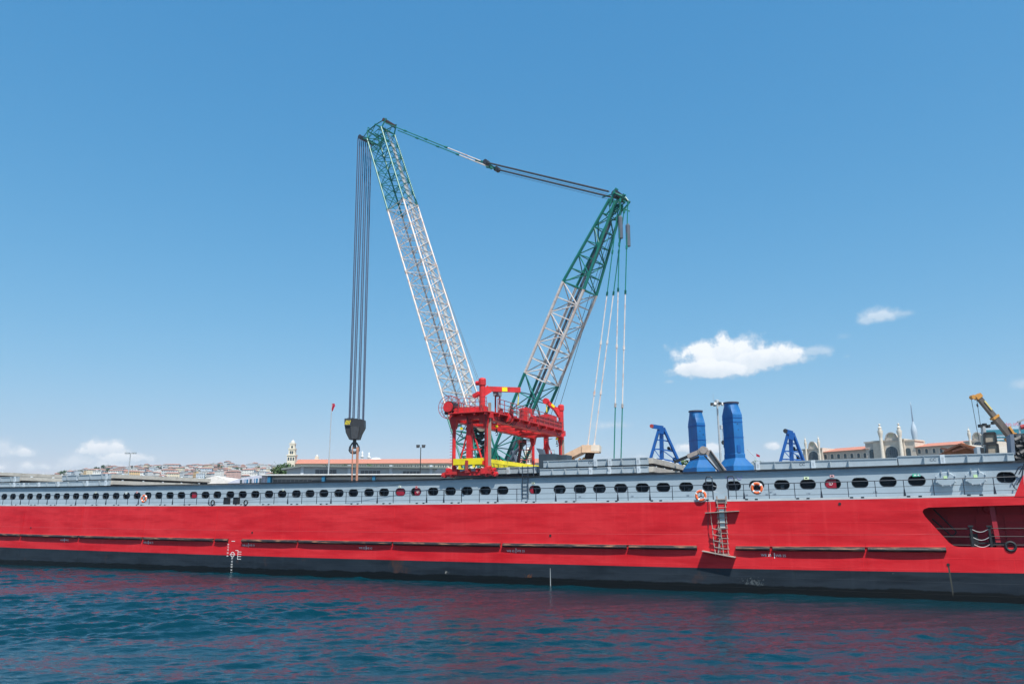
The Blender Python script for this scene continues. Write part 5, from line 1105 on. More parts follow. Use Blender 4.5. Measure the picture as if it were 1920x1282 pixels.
for k in range(5): a, z1_ = Q(FW, 450+9*k, 899-k*.8); b2, z0_ = Q(FW, 456+9*k, 906); windows(w1, FW, [(a, z0_, b2, z1_)], 0, M_WBLUE if k % 2 else M_GLASS)
mb = MB(); 
for k in range(12): a, z1_ = Q(FW, 436+6*k, 906); mb.box(a, a+.15, -.06, 0, zb0, z1_+min(1.2, .25*k)); 
mb.build('cladding_rib', M_WARE2, w1)
# upper warehouse
FU = Frame(atY(690, 890, 172), R(1.5)); FU.o.z = 0
w2 = T(FU, 'warehouse', 'grey upper warehouse with dark ribbon windows below the long red roof', 'warehouse', (0, 8, 1.9))
u0, zl = Q(FU, 538, 877); ur, zr = Q(FU, 569, 872.5); ue, ze = Q(FU, 815, 878.5); u2, _ = Q(FU, 846, 890)
mb = MB(); mb.prism([(u0, 1.9), (ue, 1.9), (ue, ze), (ur+4, zr-.3), (ur, zr-.25), (u0+2, zl+.2), (u0, zl-.4)], 0, 40); mb.build('wall', M_WARE, w2)
mb = MB(); mb.prism([(u0-1, zl-.1), (ur, zr+.05), (ue+3, ze+.35), (ue+3, ze), (ur, zr-.3), (u0-1, zl-.5)], -1, 41); mb.build('roof', mat('roof_slate', (.15, .17, .16), .8), w2)
for x0, x1, y0, y1 in ((591, 631, 880, 889.5), (676, 713, 882, 889.5), (755, 787, 883, 890.5)):
    nn_ = 5
    for k in range(nn_): a, z1_ = Q(FU, x0+(x1-x0)*k/nn_+.5, y0); b2, z0_ = Q(FU, x0+(x1-x0)*(k+1)/nn_-.5, y1); windows(w2, FU, [(a, z0_, b2, z1_)], 0, M_GLASS)
for px in (567, 655, 733, 808): a, z1_ = Q(FU, px, 880); mb = MB(); mb.box(a-.35, a+.35, -.2, -.0, 1.9, z1_+1); mb.build('pilaster', M_LGREY, w2)
mb = MB(); a, z0_ = Q(FU, 540, 892); mb.box(a, ue, -.12, -.001, z0_-1, z0_+.2); mb.build('plinth', M_STONE, w2)
# dark slab shed just left of the gantry
w3 = T(FU, 'low_shed', 'dark slate coloured low shed seen left of the gantry foot', 'shed', (0, -20, 1.9))
mb = MB(); a, z1_ = Q(FU, 812, 879, -22); b2, _ = Q(FU, 870, 880, -22); mb.prism([(a, 1.9), (b2, 1.9), (b2, z1_), (a+.8, z1_), (a, z1_-1)], -22, -12); mb.build('wall', mat('shed_slate', (.07, .09, .12), .6), w3)
# white tent roofs at the left behind the covers
w4 = T(FW, 'tent', 'white peaked tent roof beside the lilac gabled warehouse', 'tent', (*FW.pix(407, 900, 20)[:2], 1.9))
mb = MB(); v_ = 20; pts = [Q(FW, *q, v_) for q in ((372, 900), (404, 891.5), (437, 903))]; mb.prism([(pts[0][0], 1.9), (pts[2][0], 1.9)]+[pts[2], pts[1], pts[0]], v_, v_+18); mb.build('canopy', mat('tent_white', (.64, .61, .57), .8), w4)
# barracks: cream building with red roof and corner towers
FB = Frame(atY(700, 875, 520), R(1.0)); FB.o.z = 0
bar = T(FB, 'barracks', 'very long cream barracks with a red tiled roof and corner towers, far behind the hook', 'building', (0, 20, 2))
u0, zt_ = Q(FB, 553, 868.5); u1, zt2 = Q(FB, 1040, 871); 
mb = MB(); mb.box(u0, u1, 0, 60, 2, zt_-.2); mb.build('wall', M_CREAM, bar)
zr_ = Q(FB, 700, 862, 12)[1]; mb = MB(); mb.prismx([(-1.2, zt_-.2), (12, zr_+.6), (24, zt_-.2)], u0-1, u1+1); mb.build('roof', M_TILE, bar)
for k in range(64):
    px = 562+4.6*k+(k//4)*3.2
    if px > 1035: break
    a, z1_ = Q(FB, px, 871.8); b2, z0_ = Q(FB, px+2.0, 875.5); windows(bar, FB, [(a, z0_, b2, z1_)], 0, M_GLASS)
def btower(px, w, ys, v0=-2):
    """stepped tower: widths and levels from its photograph"""
    mb = MB(); c = Q(FB, px, 860)[0]; pxm = 1436/520.
    lv = [(w/2/pxm, Q(FB, px, y)[1]) for y in ys]; z0 = 2; r0 = w/2/pxm
    steps = [1.0, .78, .62, .45][:len(ys)-1]; zprev = 2
    for s_, y in zip(steps, ys[1:]):
        z = Q(FB, px, y)[1]; mb.box(c-r0*s_, c+r0*s_, v0+(1-s_)*r0, v0+r0*(1+s_), zprev, z); mb.box(c-r0*s_*1.14, c+r0*s_*1.14, v0+(1-s_*1.14)*r0, v0+r0*(1+s_*1.14), z-.5, z+.3); zprev = z+.3
    tw = mb.build('tower', M_CREAM, bar)
    mb = MB(); rr = r0*steps[-1]*.95; mb.lathe((c, v0+r0, zprev), [(rr, 0), (rr*.95, rr*.5), (rr*.6, rr*1.1), (.15, rr*1.4), (.1, rr*2.0)], 14); mb.build('dome', mat('dome_grey', (.55, .54, .5), .7), bar, parent=tw)
    zprev = 2; 
    for s_, y in zip(steps, ys[1:]):
        z = Q(FB, px, y)[1]
        nn = 3 if s_ > .9 else (2 if s_ > .7 else 1)
        rows_ = (0, 1) if s_ > .9 else (0,)
        for rw in rows_:
            for k in range(nn):
                cc = c+(k-(nn-1)/2)*r0*s_*.62; zc = z-2.6-rw*5.0; ww = .55 if nn > 1 else .7; mb = MB(); v_ = v0+(1-s_)*r0; mb.box(cc-ww, cc+ww, v_-.06, v_, zc-1.1, zc+1.0); mb.build('window', M_GLASS, bar, parent=tw)
btower(547, 15, (876, 853, 841, 831.5)); btower(576, 9, (862, 861, 855, 851), 26); btower(990, 17, (880, 857, 850, 846))
# mosque behind: dome, two minarets
mq = T(WORLD, 'mosque', 'distant white mosque, only its dome and two slim minarets show over the red roof', 'mosque', tuple(atY(705, 862, 600).xy)+(2,))
c = atY(705, 864, 600); mb = MB(); mb.lathe((c.x, c.y, c.z-2), [(6, 0), (5.9, 1.5), (4.8, 3.3), (2.6, 4.4), (.3, 4.8)], 20); mb.lathe((c.x, c.y, 2), [(7, 0), (7, c.z-4)], 16); mb.build('dome', mat('dome_white', (.7, .7, .68), .7), mq, smooth=True)
for px, yt in ((679, 845), (691.5, 847.5)):
    c = atY(px, 862, 600); zt_ = atY(px, yt, 600).z; mb = MB(); h = zt_-c.z; mb.lathe((c.x, c.y, 2), [(.9, 0), (.9, c.z-2+h*.25), (1.7, c.z-2+h*.33), (1.7, c.z-2+h*.4), (.7, c.z-2+h*.42), (.65, c.z-2+h*.72), (.9, c.z-2+h*.74), (.05, zt_-2)], 12); mb.build('minaret', mat('dome_white', (.7, .7, .68), .7), mq)
# flagpole
fl = T(WORLD, 'flagpole', 'tall slim flagpole with a drooping red flag left of the hook block', 'flagpole', tuple(atY(616.5, 870, 165).xy)+(2,))
c = atY(616.5, 872, 165); zt_ = atY(621, 755, 165).z; mb = MB(); mb.tube((c.x, c.y, 2), (c.x, c.y, zt_), .2, 8, .09); mb.build('pole', M_STEEL, fl)
mb = MB(); n = 8; vs = []; H_ = 1.75
xx = c.x+.1
for j in range(10):
    z = zt_-.15-j*.19*1.0; wdt = .5*math.sin(math.pi*min(1, .25+j/11))+.15
    for i in range(6): f = i/5; vs.append((xx+wdt*f, c.y+.15*math.sin(f*7+j*.7), z-.12*f*math.sin(j)))
mb.add(vs, [(j*6+i, j*6+i+1, (j+1)*6+i+1, (j+1)*6+i) for j in range(9) for i in range(5)]); mb.build('flag', mat('flag_red', (.42, .012, .045), .8, bump=.3), fl)
# small flag on the ship's stern rope
sf = T(SHIP, 'ensign', 'small red ensign on a slanting stay right of the taller blue tower', 'flag', SHIP.pix(1422, 856, 9))
mb = MB(); pp = [SHIP.pix(*q, 9) for q in ((1418, 850), (1425, 853.5), (1424, 857), (1418, 855))]; mb.prism([(p[0], p[2]) for p in pp], 9, 9.03); mb.build('cloth', mat('flag_red', (.42, .012, .045), .8), sf)
mb = MB(); mb.tube(SHIP.pix(1401, 842, 9), SHIP.pix(1424, 866, 9), .02, 4); mb.build('stay', M_STEEL, sf)
# floodlight masts
def lampmast(px, pyt, pyb, Y, label, heads, name='floodlight_mast', r=.12):
    c = atY(px, pyb, Y); zt = atY(px, pyt, Y).z; th = T(WORLD, name, label, 'light mast', (c.x, c.y, 2), None)
    mb = MB(); mb.tube((c.x, c.y, 2), (c.x, c.y, zt), r*1.3, 8, r*.8); mb.build('pole', M_STEEL if r > .1 else M_DARK, th)
    return th, c, zt
th, c, zt = lampmast(787.5, 838, 905, 150, 'twin headed floodlight on a dark pole left of the gantry crane', 2, r=.1)
for sx in (-1, 1):
    mb = MB(); x = c.x+sx*.55; mb.hexa([Vector((x-.3, c.y-.2, zt-.15)), Vector((x+.3, c.y-.2, zt-.15)), Vector((x+.3, c.y+.2, zt)), Vector((x-.3, c.y+.2, zt))], [Vector((x-.38, c.y-.1, zt+.45)), Vector((x+.38, c.y-.1, zt+.45)), Vector((x+.38, c.y+.25, zt+.5)), Vector((x-.38, c.y+.25, zt+.5))]); mb.build('lamp_head', M_BLOCK, th)
th, c, zt = lampmast(240.5, 849, 890, 260, 'slim floodlight mast on the quay before the hillside town', 4, r=.22)
for sx in (-1.6, -.8, .8, 1.6): mb = MB(); mb.box(c.x+sx-.3, c.x+sx+.3, c.y-.3, c.y+.3, zt-.3, zt+.2); mb.tube((c.x, c.y, zt-.1), (c.x+sx, c.y, zt-.1), .1, 5); mb.build('lamp_head', M_STEEL, th)
th, c, zt = lampmast(1353, 752, 885, 110, 'high floodlight mast with a ring of lamps between the blue towers', 8, r=.17)
mb = MB(); mb.torus((c.x, c.y, zt-.3), .7, .07, 'z', 20, 6); mb.lathe((c.x, c.y, zt-.1), [(.35, 0), (.35, .25), (.1, .35)], 10); mb.tube((c.x-.5, c.y, zt), (c.x-.5, c.y, zt+1.2), .02, 4)
for k in range(4): a = R(45+90*k); mb.tube((c.x, c.y, zt-.1), (c.x+.7*math.cos(a), c.y+.7*math.sin(a), zt-.3), .04, 5)
mb.build('head_ring', M_STEEL, th)
for k in range(8):
    a = R(45*k+10); mb = MB(); x, y = c.x+.85*math.cos(a), c.y+.85*math.sin(a); mb.box(x-.16, x+.16, y-.16, y+.16, zt-.62, zt-.25); mb.build('lamp_head', M_WHITE if k % 2 else M_DARK, th)
dv = T(WORLD, 'pulley_block', 'black pulley block hanging between lamp mast and taller blue tower', 'pulley', tuple(atY(1357.5, 835, 70)))
c = atY(1357.5, 829, 70); t2 = atY(1356.5, 802, 70); mb = MB(); mb.tube(c+Vector((0, -.15, 0)), c+Vector((0, .15, 0)), .22, 12); mb.tube(c, c-Vector((0, 0, .5)), .07, 6); mb.build('sheave', M_DARK, dv)
mb = MB(); mb.tube(c+Vector((-.12, 0, 0)), t2+Vector((-.12, 0, 0)), .025, 4); mb.tube(c+Vector((.12, 0, 0)), t2+Vector((.12, 0, 0)), .025, 4); mb.box(t2.x-.3, t2.x+.8, t2.y-.15, t2.y+.15, t2.z-.1, t2.z+.25); mb.build('hanger', M_STEEL, dv)

# ------------------------------------------------------------------ stone hall on the right
FH = Frame(atY(1690, 900, 185), R(-54)+R(0)); FH = Frame(FH.o, math.atan2(-math.cos(R(37)), math.sin(R(37)))); FH.o.z = 0
hall = T(FH, 'stone_hall', 'long stone terminal hall with red tiled wings and a twin pillared gate', 'building', (0, 8, 2))
def hq(px, py, v=0): return Q(FH, px, py, v)
def wing(x0, x1, ye0, yr0, wins, yw, lab):
    u0, z0 = hq(x0, ye0); u1, _ = hq(x1, ye0); zr = hq(x0, yr0, 5)[1]
    mb = MB(); mb.box(u0, u1, 0, 16, 2, z0); mb.build('wing_wall', M_STONE2, hall)
    mb = MB(); mb.prismx([(-.8, z0-.05), (7, zr+.0), (15, z0-.05)], u0, u1); mb.build('roof', M_TILE, hall)
    for px in wins:
        a, z1_ = hq(px-2.8, yw-4-(px-x0)*.035); b2, z0_ = hq(px+2.8, yw+4-(px-x0)*.035)
        mb = MB(); c = (a+b2)/2; rr = (b2-a)/2
        surround = [(a-.25, z0_), (b2+.25, z0_)]+[(c+(rr+.25)*math.cos(R(q)), z1_-rr*.6+(rr*.8+.2)*math.sin(R(q))) for q in range(0, 181, 20)]
        mb.prism(surround, -.05, -.001); so = mb.build('window_surround', M_STONE, hall); windows(hall, FH, [(a, z0_, b2, z1_)], -.051, M_GLASS, arch=True)
wing(1541, 1632, 847.5, 841, (1548, 1560.5, 1572.5, 1585, 1597.5, 1610, 1622), 856, 'l')
wing(1716, 1822, 838, 831.5, (1724, 1737.5, 1751.5, 1765, 1780, 1795), 846, 'r')
def gate(x0, x1, ybase, pil, ytop, arch_c, arch_y, arch_r, wall_y, side=0, finial=1.0):
    hq = lambda a, b: Q(FH, a, b, -1.0)
    u0, _ = hq(x0, ybase); u1, zw = hq(x1, wall_y); c, zc = hq(arch_c, arch_y)
    mb = MB(); mb.box(u0, u1, -1.0, 10, 2, zw)
    cu, zped = hq((pil[0]+pil[1])/2+1, ytop); ru = (hq(pil[1], wall_y)[0]-hq(pil[0], wall_y)[0])*.25
    pts = [(cu-ru*1.35, zw), (cu+ru*1.35, zw), (cu+ru*1.35, zw+.5)] + [(cu+ru*math.cos(R(q)), zw+.5+(zped-zw-.5)*math.sin(R(q))) for q in range(0, 181, 15)] + [(cu-ru*1.35, zw+.5)]
    mb.prism(pts, -1.0, -.2); g = mb.build('gate_front', M_STONE, hall)
    mb = MB(); 
    for q in range(0, 180, 15):
        a = (cu+ru*math.cos(R(q)), -1.05, zw+.5+(zped-zw-.5)*math.sin(R(q))); b2 = (cu+ru*math.cos(R(q+15)), -1.05, zw+.5+(zped-zw-.5)*math.sin(R(q+15))); mb.beam(a, b2, .3, .3)
    mb.box(u0-.2, u1+.2, -1.2, -1.0, zw-.35, zw); mb.build('cornice', M_STONE2, hall, parent=g)
    ar = hq(arch_c+arch_r, arch_y)[0]-c; zs = hq(arch_c, ybase)[1]
    mb = MB(); pts = [(c-ar*1.18, zs), (c+ar*1.18, zs)]+[(c+ar*1.18*math.cos(R(q)), zc-ar*.9+(ar*1.12)*math.sin(R(q))) for q in range(0, 181, 15)]; mb.prism(pts, -1.1, -1.001); mb.build('arch_surround', mat('arch_pale', (.58, .53, .46), .8), hall, parent=g)
    mb = MB(); pts = [(c-ar, zs), (c+ar, zs)]+[(c+ar*math.cos(R(q)), zc-ar*.9+ar*.92*math.sin(R(q))) for q in range(0, 181, 15)]; mb.prism(pts, -1.16, -1.101); ag = mb.build('arched_window', M_GLASS, hall, parent=g)
    mb = MB()
    for k in range(-2, 3): mb.box(c+k*ar*.36-.05, c+k*ar*.36+.05, -1.2, -1.161, zs, zc-ar*.2)
    mb.box(c-ar, c+ar, -1.2, -1.161, zc-ar*.9-.05, zc-ar*.9+.05); mb.build('mullion', M_DSTRIP, hall, parent=g)
    mb = MB(); mb.tube((cu, -1.06, (zw+zped)/2+.3), (cu, -1.001, (zw+zped)/2+.3), ru*.42, 14); mb.build('medallion', mat('medallion_gold', (.5, .44, .30), .7), hall, parent=g)
    return g
def pillar(px, ytop, ybase, wpx, ball):
    hq = lambda a, b: Q(FH, a, b, -1.6)
    c, z1 = hq(px, ytop); _, z0 = hq(px, ybase); r = wpx/2/7.8; h = z1-max(z0, 2); z0 = z0-3
    H_ = z1-z0; mb = MB(); cap = H_*.62
    mb.lathe((c, -1.6, z0), [(r*1.2, 0), (r*1.0, H_*.15), (r*.78, H_*.66), (r*1.25, H_*.78), (r*1.3, H_*.83), (r*.8, H_*.835), (r*.85, H_*.89), (r*1.0, H_*.895), (r*.4, H_*.93), (r*.25, H_*.94)] + ([(r*.35, H_*.95), (r*.55, H_*.97), (r*.5, H_*.985), (.05, H_)] if ball else [(r*.2, H_*.96), (.04, H_)]), 16)
    mb.build('pillar', mat('pillar_stone', (.60, .55, .47), .8, var=.1), hall)
gate(1642, 1694, 884, (1650, 1688), 811, 1671, 837, 11.5, 822)
pillar(1648.5, 794, 850, 7.5, True); pillar(1684, 793, 850, 7.5, True)
gate(1507, 1541, 865, (1509, 1534), 828, 1524.5, 846, 8.5, 839)
pillar(1509, 818, 860, 4.5, False); pillar(1533.5, 816, 860, 4.5, False)
gate(1812, 1850, 852, (1815, 1845), 811, 1834, 828, 9, 824); pillar(1815, 800, 840, 4.5, False)
for (x0, x1, yt, ac) in ((1624, 1644, 831, 1638), (1694, 1717, 828, 1706)):
    u0, z1 = hq(x0, yt); u1, _ = hq(x1, yt); mb = MB(); mb.box(u0, u1, -.6, 4, 2, z1); mb.box(u0-.2, u1+.2, -.8, 4, z1, z1+.35); mb.build('side_block', M_STONE2 if x0 < 1650 else M_STONE, hall)
    a, zt_ = hq(ac-6, yt+12); b2, zb_ = hq(ac+6, 862); windows(hall, FH, [(a, zb_, b2, zt_)], -.61, M_GLASS, arch=True, name='arched_door')
# television tower far off
tv = T(WORLD, 'television_tower', 'very far pale television tower with a bulging shaft and thin spire', 'tower', tuple(atY(1719, 840, 2200).xy)+(2,))
c = atY(1719, 850, 2200); pz = lambda y: atY(1711, y, 2200).z-2; k_ = 2200/1436.
mb = MB(); mb.lathe((c.x, c.y, 2), [(5*k_, 0), (3.6*k_, pz(835)), (4.5*k_, pz(822)), (5.6*k_, pz(812)), (5.5*k_, pz(805)), (3.6*k_, pz(798)), (1.6*k_, pz(792)), (1.1*k_, pz(785)), (.8*k_, pz(768)), (.5*k_, pz(758)), (.2*k_, pz(753))], 20); mb.build('shaft', M_PALE, tv, smooth=True)
mb = MB(); mb.lathe((c.x, c.y, pz(797)), [(1.7*k_, 0), (1.3*k_, pz(780)-pz(795)), (.9*k_, pz(765)-pz(795)), (.6*k_, pz(756)-pz(795))], 12); mb.build('antenna', mat('antenna_slate', (.16, .22, .3), .5), tv)
# modern block with teal bands
FM = Frame(atY(1880, 830, 330), R(-20)); FM.o.z = 0
mo = T(FM, 'office_block', 'white and teal banded modern block behind the mobile crane boom', 'building', (0, 10, 2))
u0, z1 = Q(FM, 1846, 813); u1, _ = Q(FM, 1925, 813); mb = MB(); mb.box(u0, u1, 0, 25, 2, Q(FM, 1880, 806)[1]); mb.build('wall', mat('block_white', (.72, .74, .76), .6), mo)
mb = MB(); mb.box(u0-.5, u1, -.4, 0, Q(FM, 1880, 813.5)[1], Q(FM, 1880, 805)[1]); mb.build('teal_band', M_TEAL, mo)
for y in (819, 825, 831, 837): mb = MB(); mb.box(u0+3, u1, -.2, 0, Q(FM, 1880, y+1.4)[1], Q(FM, 1880, y-1)[1]); mb.build('window_band', M_GLASS if y > 830 else M_TEAL, mo)
mb = MB(); zt_ = Q(FM, 1880, 806)[1]; zz_ = Q(FM, 1880, 799)[1]
for k in range(22): x = u0+(u1-u0)*k/21; mb.box(x-.08, x+.08, .5, .65, zt_, zt_+1.1)
mb.box(u0, u1, .5, .6, zt_+1.05, zt_+1.15); mb.box(u0, u1, .5, .6, zz_, zz_+.12); mb.build('roof_rail', M_LGREY, mo)
mb = MB(); r = random.Random(11)
for k in range(15):
    x = u0+5+(u1-u0-6)*k/15; 
    if k in (3, 4, 9): continue
    mb.box(x, x+.18, .4, .5, zz_+.15, zz_+1.3+.5*(k % 3 == 0)); mb.box(x, x+.8, .4, .5, zz_+.15+.9*(k % 2), zz_+.35+.9*(k % 2)); mb.beam((x+.8, .45, zz_+.2), (x+.3, .45, zz_+1.2), .14)
mb.build('roof_letters', mat('letter_pink', (.6, .25, .33), .6), mo)
# mobile crane with telescopic boom
mc = T(WORLD, 'mobile_crane', 'mobile crane whose grey telescopic boom with ochre collars points up left at the right edge', 'crane', tuple(atY(1893, 880, 76).xy)+(2,))
A, B_ = atY(1896, 820, 76), atY(1834, 744, 76); mid = A.lerp(B_, .50)
mb = MB(); mb.beam(A-(B_-A).normalized()*6, mid, .52, .58); mb.build('boom_base', mat('boom_grey', (.10, .085, .075), .45, streak=.3, streakcol=(.25, .22, .18)), mc)
mb = MB(); mb.beam(mid, B_, .42, .46); mb.build('boom_extension', mat('boom_grey', (.10, .085, .075), .45), mc)
d = (B_-A).normalized()
mb = MB(); mb.beam(mid-d*.12, mid+d*.1, .66, .72); mb.beam(A-d*.5, A+d*.2, .85, 1.0); mb.beam(B_-d*.15, B_+d*.25, .6, .66); mb.beam(A+d*.2+Vector((.25, -.3, .1)), A+d*1.0+Vector((.3, -.3, .25)), .2, .2); mb.build('collar', M_OCH, mc)
mb = MB(); h0 = atY(1834, 741, 76); h1 = atY(1823.5, 744.5, 76); mb.beam(h0, h1, .4, .28); mb.tube(h1-Vector((0, .25, 0)), h1+Vector((0, .25, 0)), .22, 10); mb.build('boom_head', M_OCH, mc)
mb = MB(); mb.tube(h1+Vector((-.15, 0, -.2)), atY(1836, 828, 76), .03, 4); mb.tube(atY(1831, 746, 76), atY(1841, 815, 76), .03, 4); mb.tube(atY(1832, 757, 76)-Vector((0, 0, 0)), atY(1832.5, 757, 76)+Vector((0, 0, -.3)), .08, 6); mb.build('hoist_rope', M_ROPE, mc)
mb = MB(); mb.beam(A+(B_-A)*.88+Vector((.1, -.29, .05)), A+(B_-A)*.66+Vector((.1, -.29, .05)), .02, .15); mb.build('boom_lettering', mat('letter_ochre', (.6, .5, .2), .6), mc)
c = atY(1905, 880, 76); mb = MB(); mb.box(c.x-3, c.x+8, c.y-1.5, c.y+1.5, 2.6, 4.2); mb.box(c.x-.5, c.x+4, c.y-1.4, c.y+1.4, 4.2, 7.0); mb.build('carrier', M_OCH, mc)
for k in range(4): mb = MB(); mb.tube((c.x-2+2.6*k, c.y-1.7, 2.5), (c.x-2+2.6*k, c.y+1.7, 2.5), .6, 14); mb.build('wheel', M_DARK, mc)
# CCTV / lamp cluster left of the teal block
ls = T(WORLD, 'loudspeaker_mast', 'short mast with a cluster of dark lamp heads before the teal banded block', 'light mast', tuple(atY(1848, 830, 78).xy)+(2,))
c = atY(1848, 830, 78); zt = atY(1848, 799, 78).z; mb = MB(); mb.tube((c.x, c.y, 2), (c.x, c.y, zt), .28, 8, .2); mb.build('pole', M_STEEL, ls)
for k, (dx, dz) in enumerate(((-.3, 0), (.15, .1), (.5, -.05), (1.1, .3))): mb = MB(); mb.box(c.x+dx-.14, c.x+dx+.14, c.y-.2, c.y+.2, zt+dz-.1, zt+dz+.2); mb.tube((c.x, c.y, zt-.1), (c.x+dx, c.y, zt+dz), .04, 4); mb.build('lamp_head', M_DARK, ls)

# ================================================================== TREES
M_LEAF = mat('leaf_green', (.055, .105, .030), .7, var=.45, scale=1.2); M_LEAF2 = mat('leaf_dark', (.028, .06, .026), .75, var=.4, scale=1.2); M_BARK = mat('bark', (.10, .075, .05), .9)
def crown_mesh(r, h, n, leaf, rnd, shape='round'):
    mb = MB(); cl = []
    for i in range(max(5, n//28)):
        a = rnd.uniform(0, 6.28); q = rnd.uniform(.15, .85)*r; z = rnd.uniform(.12, .95)
        if shape == 'cone': q *= (1.05-z)
        else: q *= math.sqrt(max(.05, 1-(2*z-1)**2))
        cl.append((q*math.cos(a), q*math.sin(a), z*h, rnd.uniform(.22, .42)*r*(1.1-z if shape == 'cone' else 1)))
    for i in range(n):
        cx_, cy_, cz_, cr = cl[i % len(cl)]; v = Vector((rnd.gauss(0, 1), rnd.gauss(0, 1), rnd.gauss(0, 1))).normalized()*cr*rnd.uniform(.55, 1.15)
        p = Vector((cx_, cy_, cz_))+v; a = Vector((rnd.gauss(0, 1), rnd.gauss(0, 1), rnd.gauss(0, .6))).normalized(); b2 = a.cross(v).normalized() if a.cross(v).length > .01 else Vector((1, 0, 0)); s_ = leaf*rnd.uniform(.6, 1.4)
        mb.add([p-a*s_, p+b2*s_*.5, p+a*s_, p-b2*s_*.5], [(0, 1, 2, 3)])
    return mb
def tree(pos, r, h, n, leaf, label, group, m=M_LEAF, shape='round', seed=0, name='tree'):
    th = T(WORLD, name, label, 'tree', pos, group); rnd = random.Random(seed); mb = crown_mesh(r, h, n, leaf, rnd, shape)
    mb.v = [(x+pos[0], y+pos[1], z+pos[2]+h*.25) for x, y, z in mb.v]; mb.build('crown', m, th)
    mb = MB(); p = Vector(pos); mb.tube(p, p+Vector((0, 0, h*.55)), r*.09, 7, r*.05)
    for k in range(4): a = rnd.uniform(0, 6.28); mb.tube(p+Vector((0, 0, h*.35)), p+Vector((r*.5*math.cos(a), r*.5*math.sin(a), h*.8)), r*.04, 5, r*.02)
    mb.build('trunk', M_BARK, th); return th
GT = 'broad trees behind the warehouses'
for k, (px, yt, Y, r_, lb) in enumerate(((522, 873, 190, 3.2, 'left bushy green tree beside the upper warehouse gable'), (531, 871.5, 195, 3.6, 'tallest green tree beside the upper warehouse gable'), (538, 873, 200, 3.0, 'narrow green tree closest to the upper warehouse gable'))):
    c = atY(px, yt, Y); h = (c.z-1.9)*.8; tree((c.x, c.y, 1.9), r_, (c.z-1.9)/1.22, 2600, .28, lb, GT, M_LEAF, seed=k)
c = atY(1420, 864.5, 125); tree((c.x, c.y, 2), 1.7, (c.z-2)/1.22, 3000, .11, 'green tree top showing right of the taller blue tower', GT, M_LEAF, seed=9)
for k, (px, yt) in enumerate(((690, 873.5), (648, 873.5), (612, 875), (870, 870), (1286, 868))):
    c = atY(px, yt, 300 if k < 4 else 120); tree((c.x, c.y, 2), 4 if k < 4 else 2.5, (c.z-2)/1.22, 1200, .4, ['small round tree top over the upper warehouse roof, right of the slings', 'small round tree top over the upper warehouse roof, left of the slings', 'small tree top at the foot of the flagpole', 'small tree top seen between the gantry legs', 'bush top left of the shorter blue tower'][k], GT, M_LEAF, seed=20+k)

# ================================================================== HILLSIDE TOWN
WALLS = [('white', (.70, .69, .66)), ('cream', (.66, .58, .44)), ('pink', (.58, .38, .33)), ('pale grey', (.50, .51, .52)), ('ochre', (.60, .42, .22)), ('pale blue', (.46, .52, .58))]
ROOFS = [('red tiled roof', M_TILE2), ('brown tiled roof', mat('roof_brown', (.30, .16, .12), .8)), ('flat grey roof', mat('roof_flat', (.40, .40, .40), .8))]
protos = {}
def proto(wi, ri, st, w):
    key = (wi, ri, st, w)
    if key in protos: return protos[key], False
    th = T(WORLD, 'house', 'x', 'house', (0, 0, 0), 'houses on the hillside'); W_, D_, H_ = {0: (6.5, 6), 1: (9.5, 7), 2: (16, 8)}[w] + (2.7*st,)
    mb = MB(); mb.box(-W_/2, W_/2, 0, D_, -3, H_); mb.k = 1; n = int(W_/2.1)
    for f in range(st):
        for k in range(n): x = -W_/2+.9+k*(W_-1.2)/n; mb.box(x, x+.8, -.06, 0, f*2.7+.8, f*2.7+1.9)
    mb.build('wall', [mat('hw_'+WALLS[wi][0].replace(' ', '_'), WALLS[wi][1], .8, var=.06), M_GLASS], th)
    mb = MB()
    if ri < 2: mb.add([(-W_/2-.5, -.6, H_), (W_/2+.5, -.6, H_), (W_/2+.5, D_+.6, H_), (-W_/2-.5, D_+.6, H_), (-W_/2+1.8, D_/2, H_+1.6), (W_/2-1.8, D_/2, H_+1.6)], [(0, 1, 5, 4), (2, 3, 4, 5), (1, 2, 5), (3, 0, 4), (3, 2, 1, 0)])
    else: mb.box(-W_/2-.2, W_/2+.2, -.3, D_+.2, H_, H_+.5); mb.box(-W_/4, 0, 2, 4.5, H_+.5, H_+2.2)
    mb.build('roof', ROOFS[ri][1], th)
    protos[key] = th.o; return th.o, True
rnd = random.Random(21); place = {}
cnt = 0; used_sp = []
bands = ((104, 160, 'at the left hill end'), (160, 205, 'above stacked hatch covers'), (205, 240, 'left of the light mast'), (240, 275, 'right of the light mast'), (275, 320, 'over the long cover'), (320, 372, 'in the hill middle'), (372, 437, 'behind the white tent'), (437, 480, 'over the lilac gable'), (480, 553, 'left of leafy trees'))
tries = 0
rowsY = [930, 985, 1045, 1110, 1170, 1235, 1300]
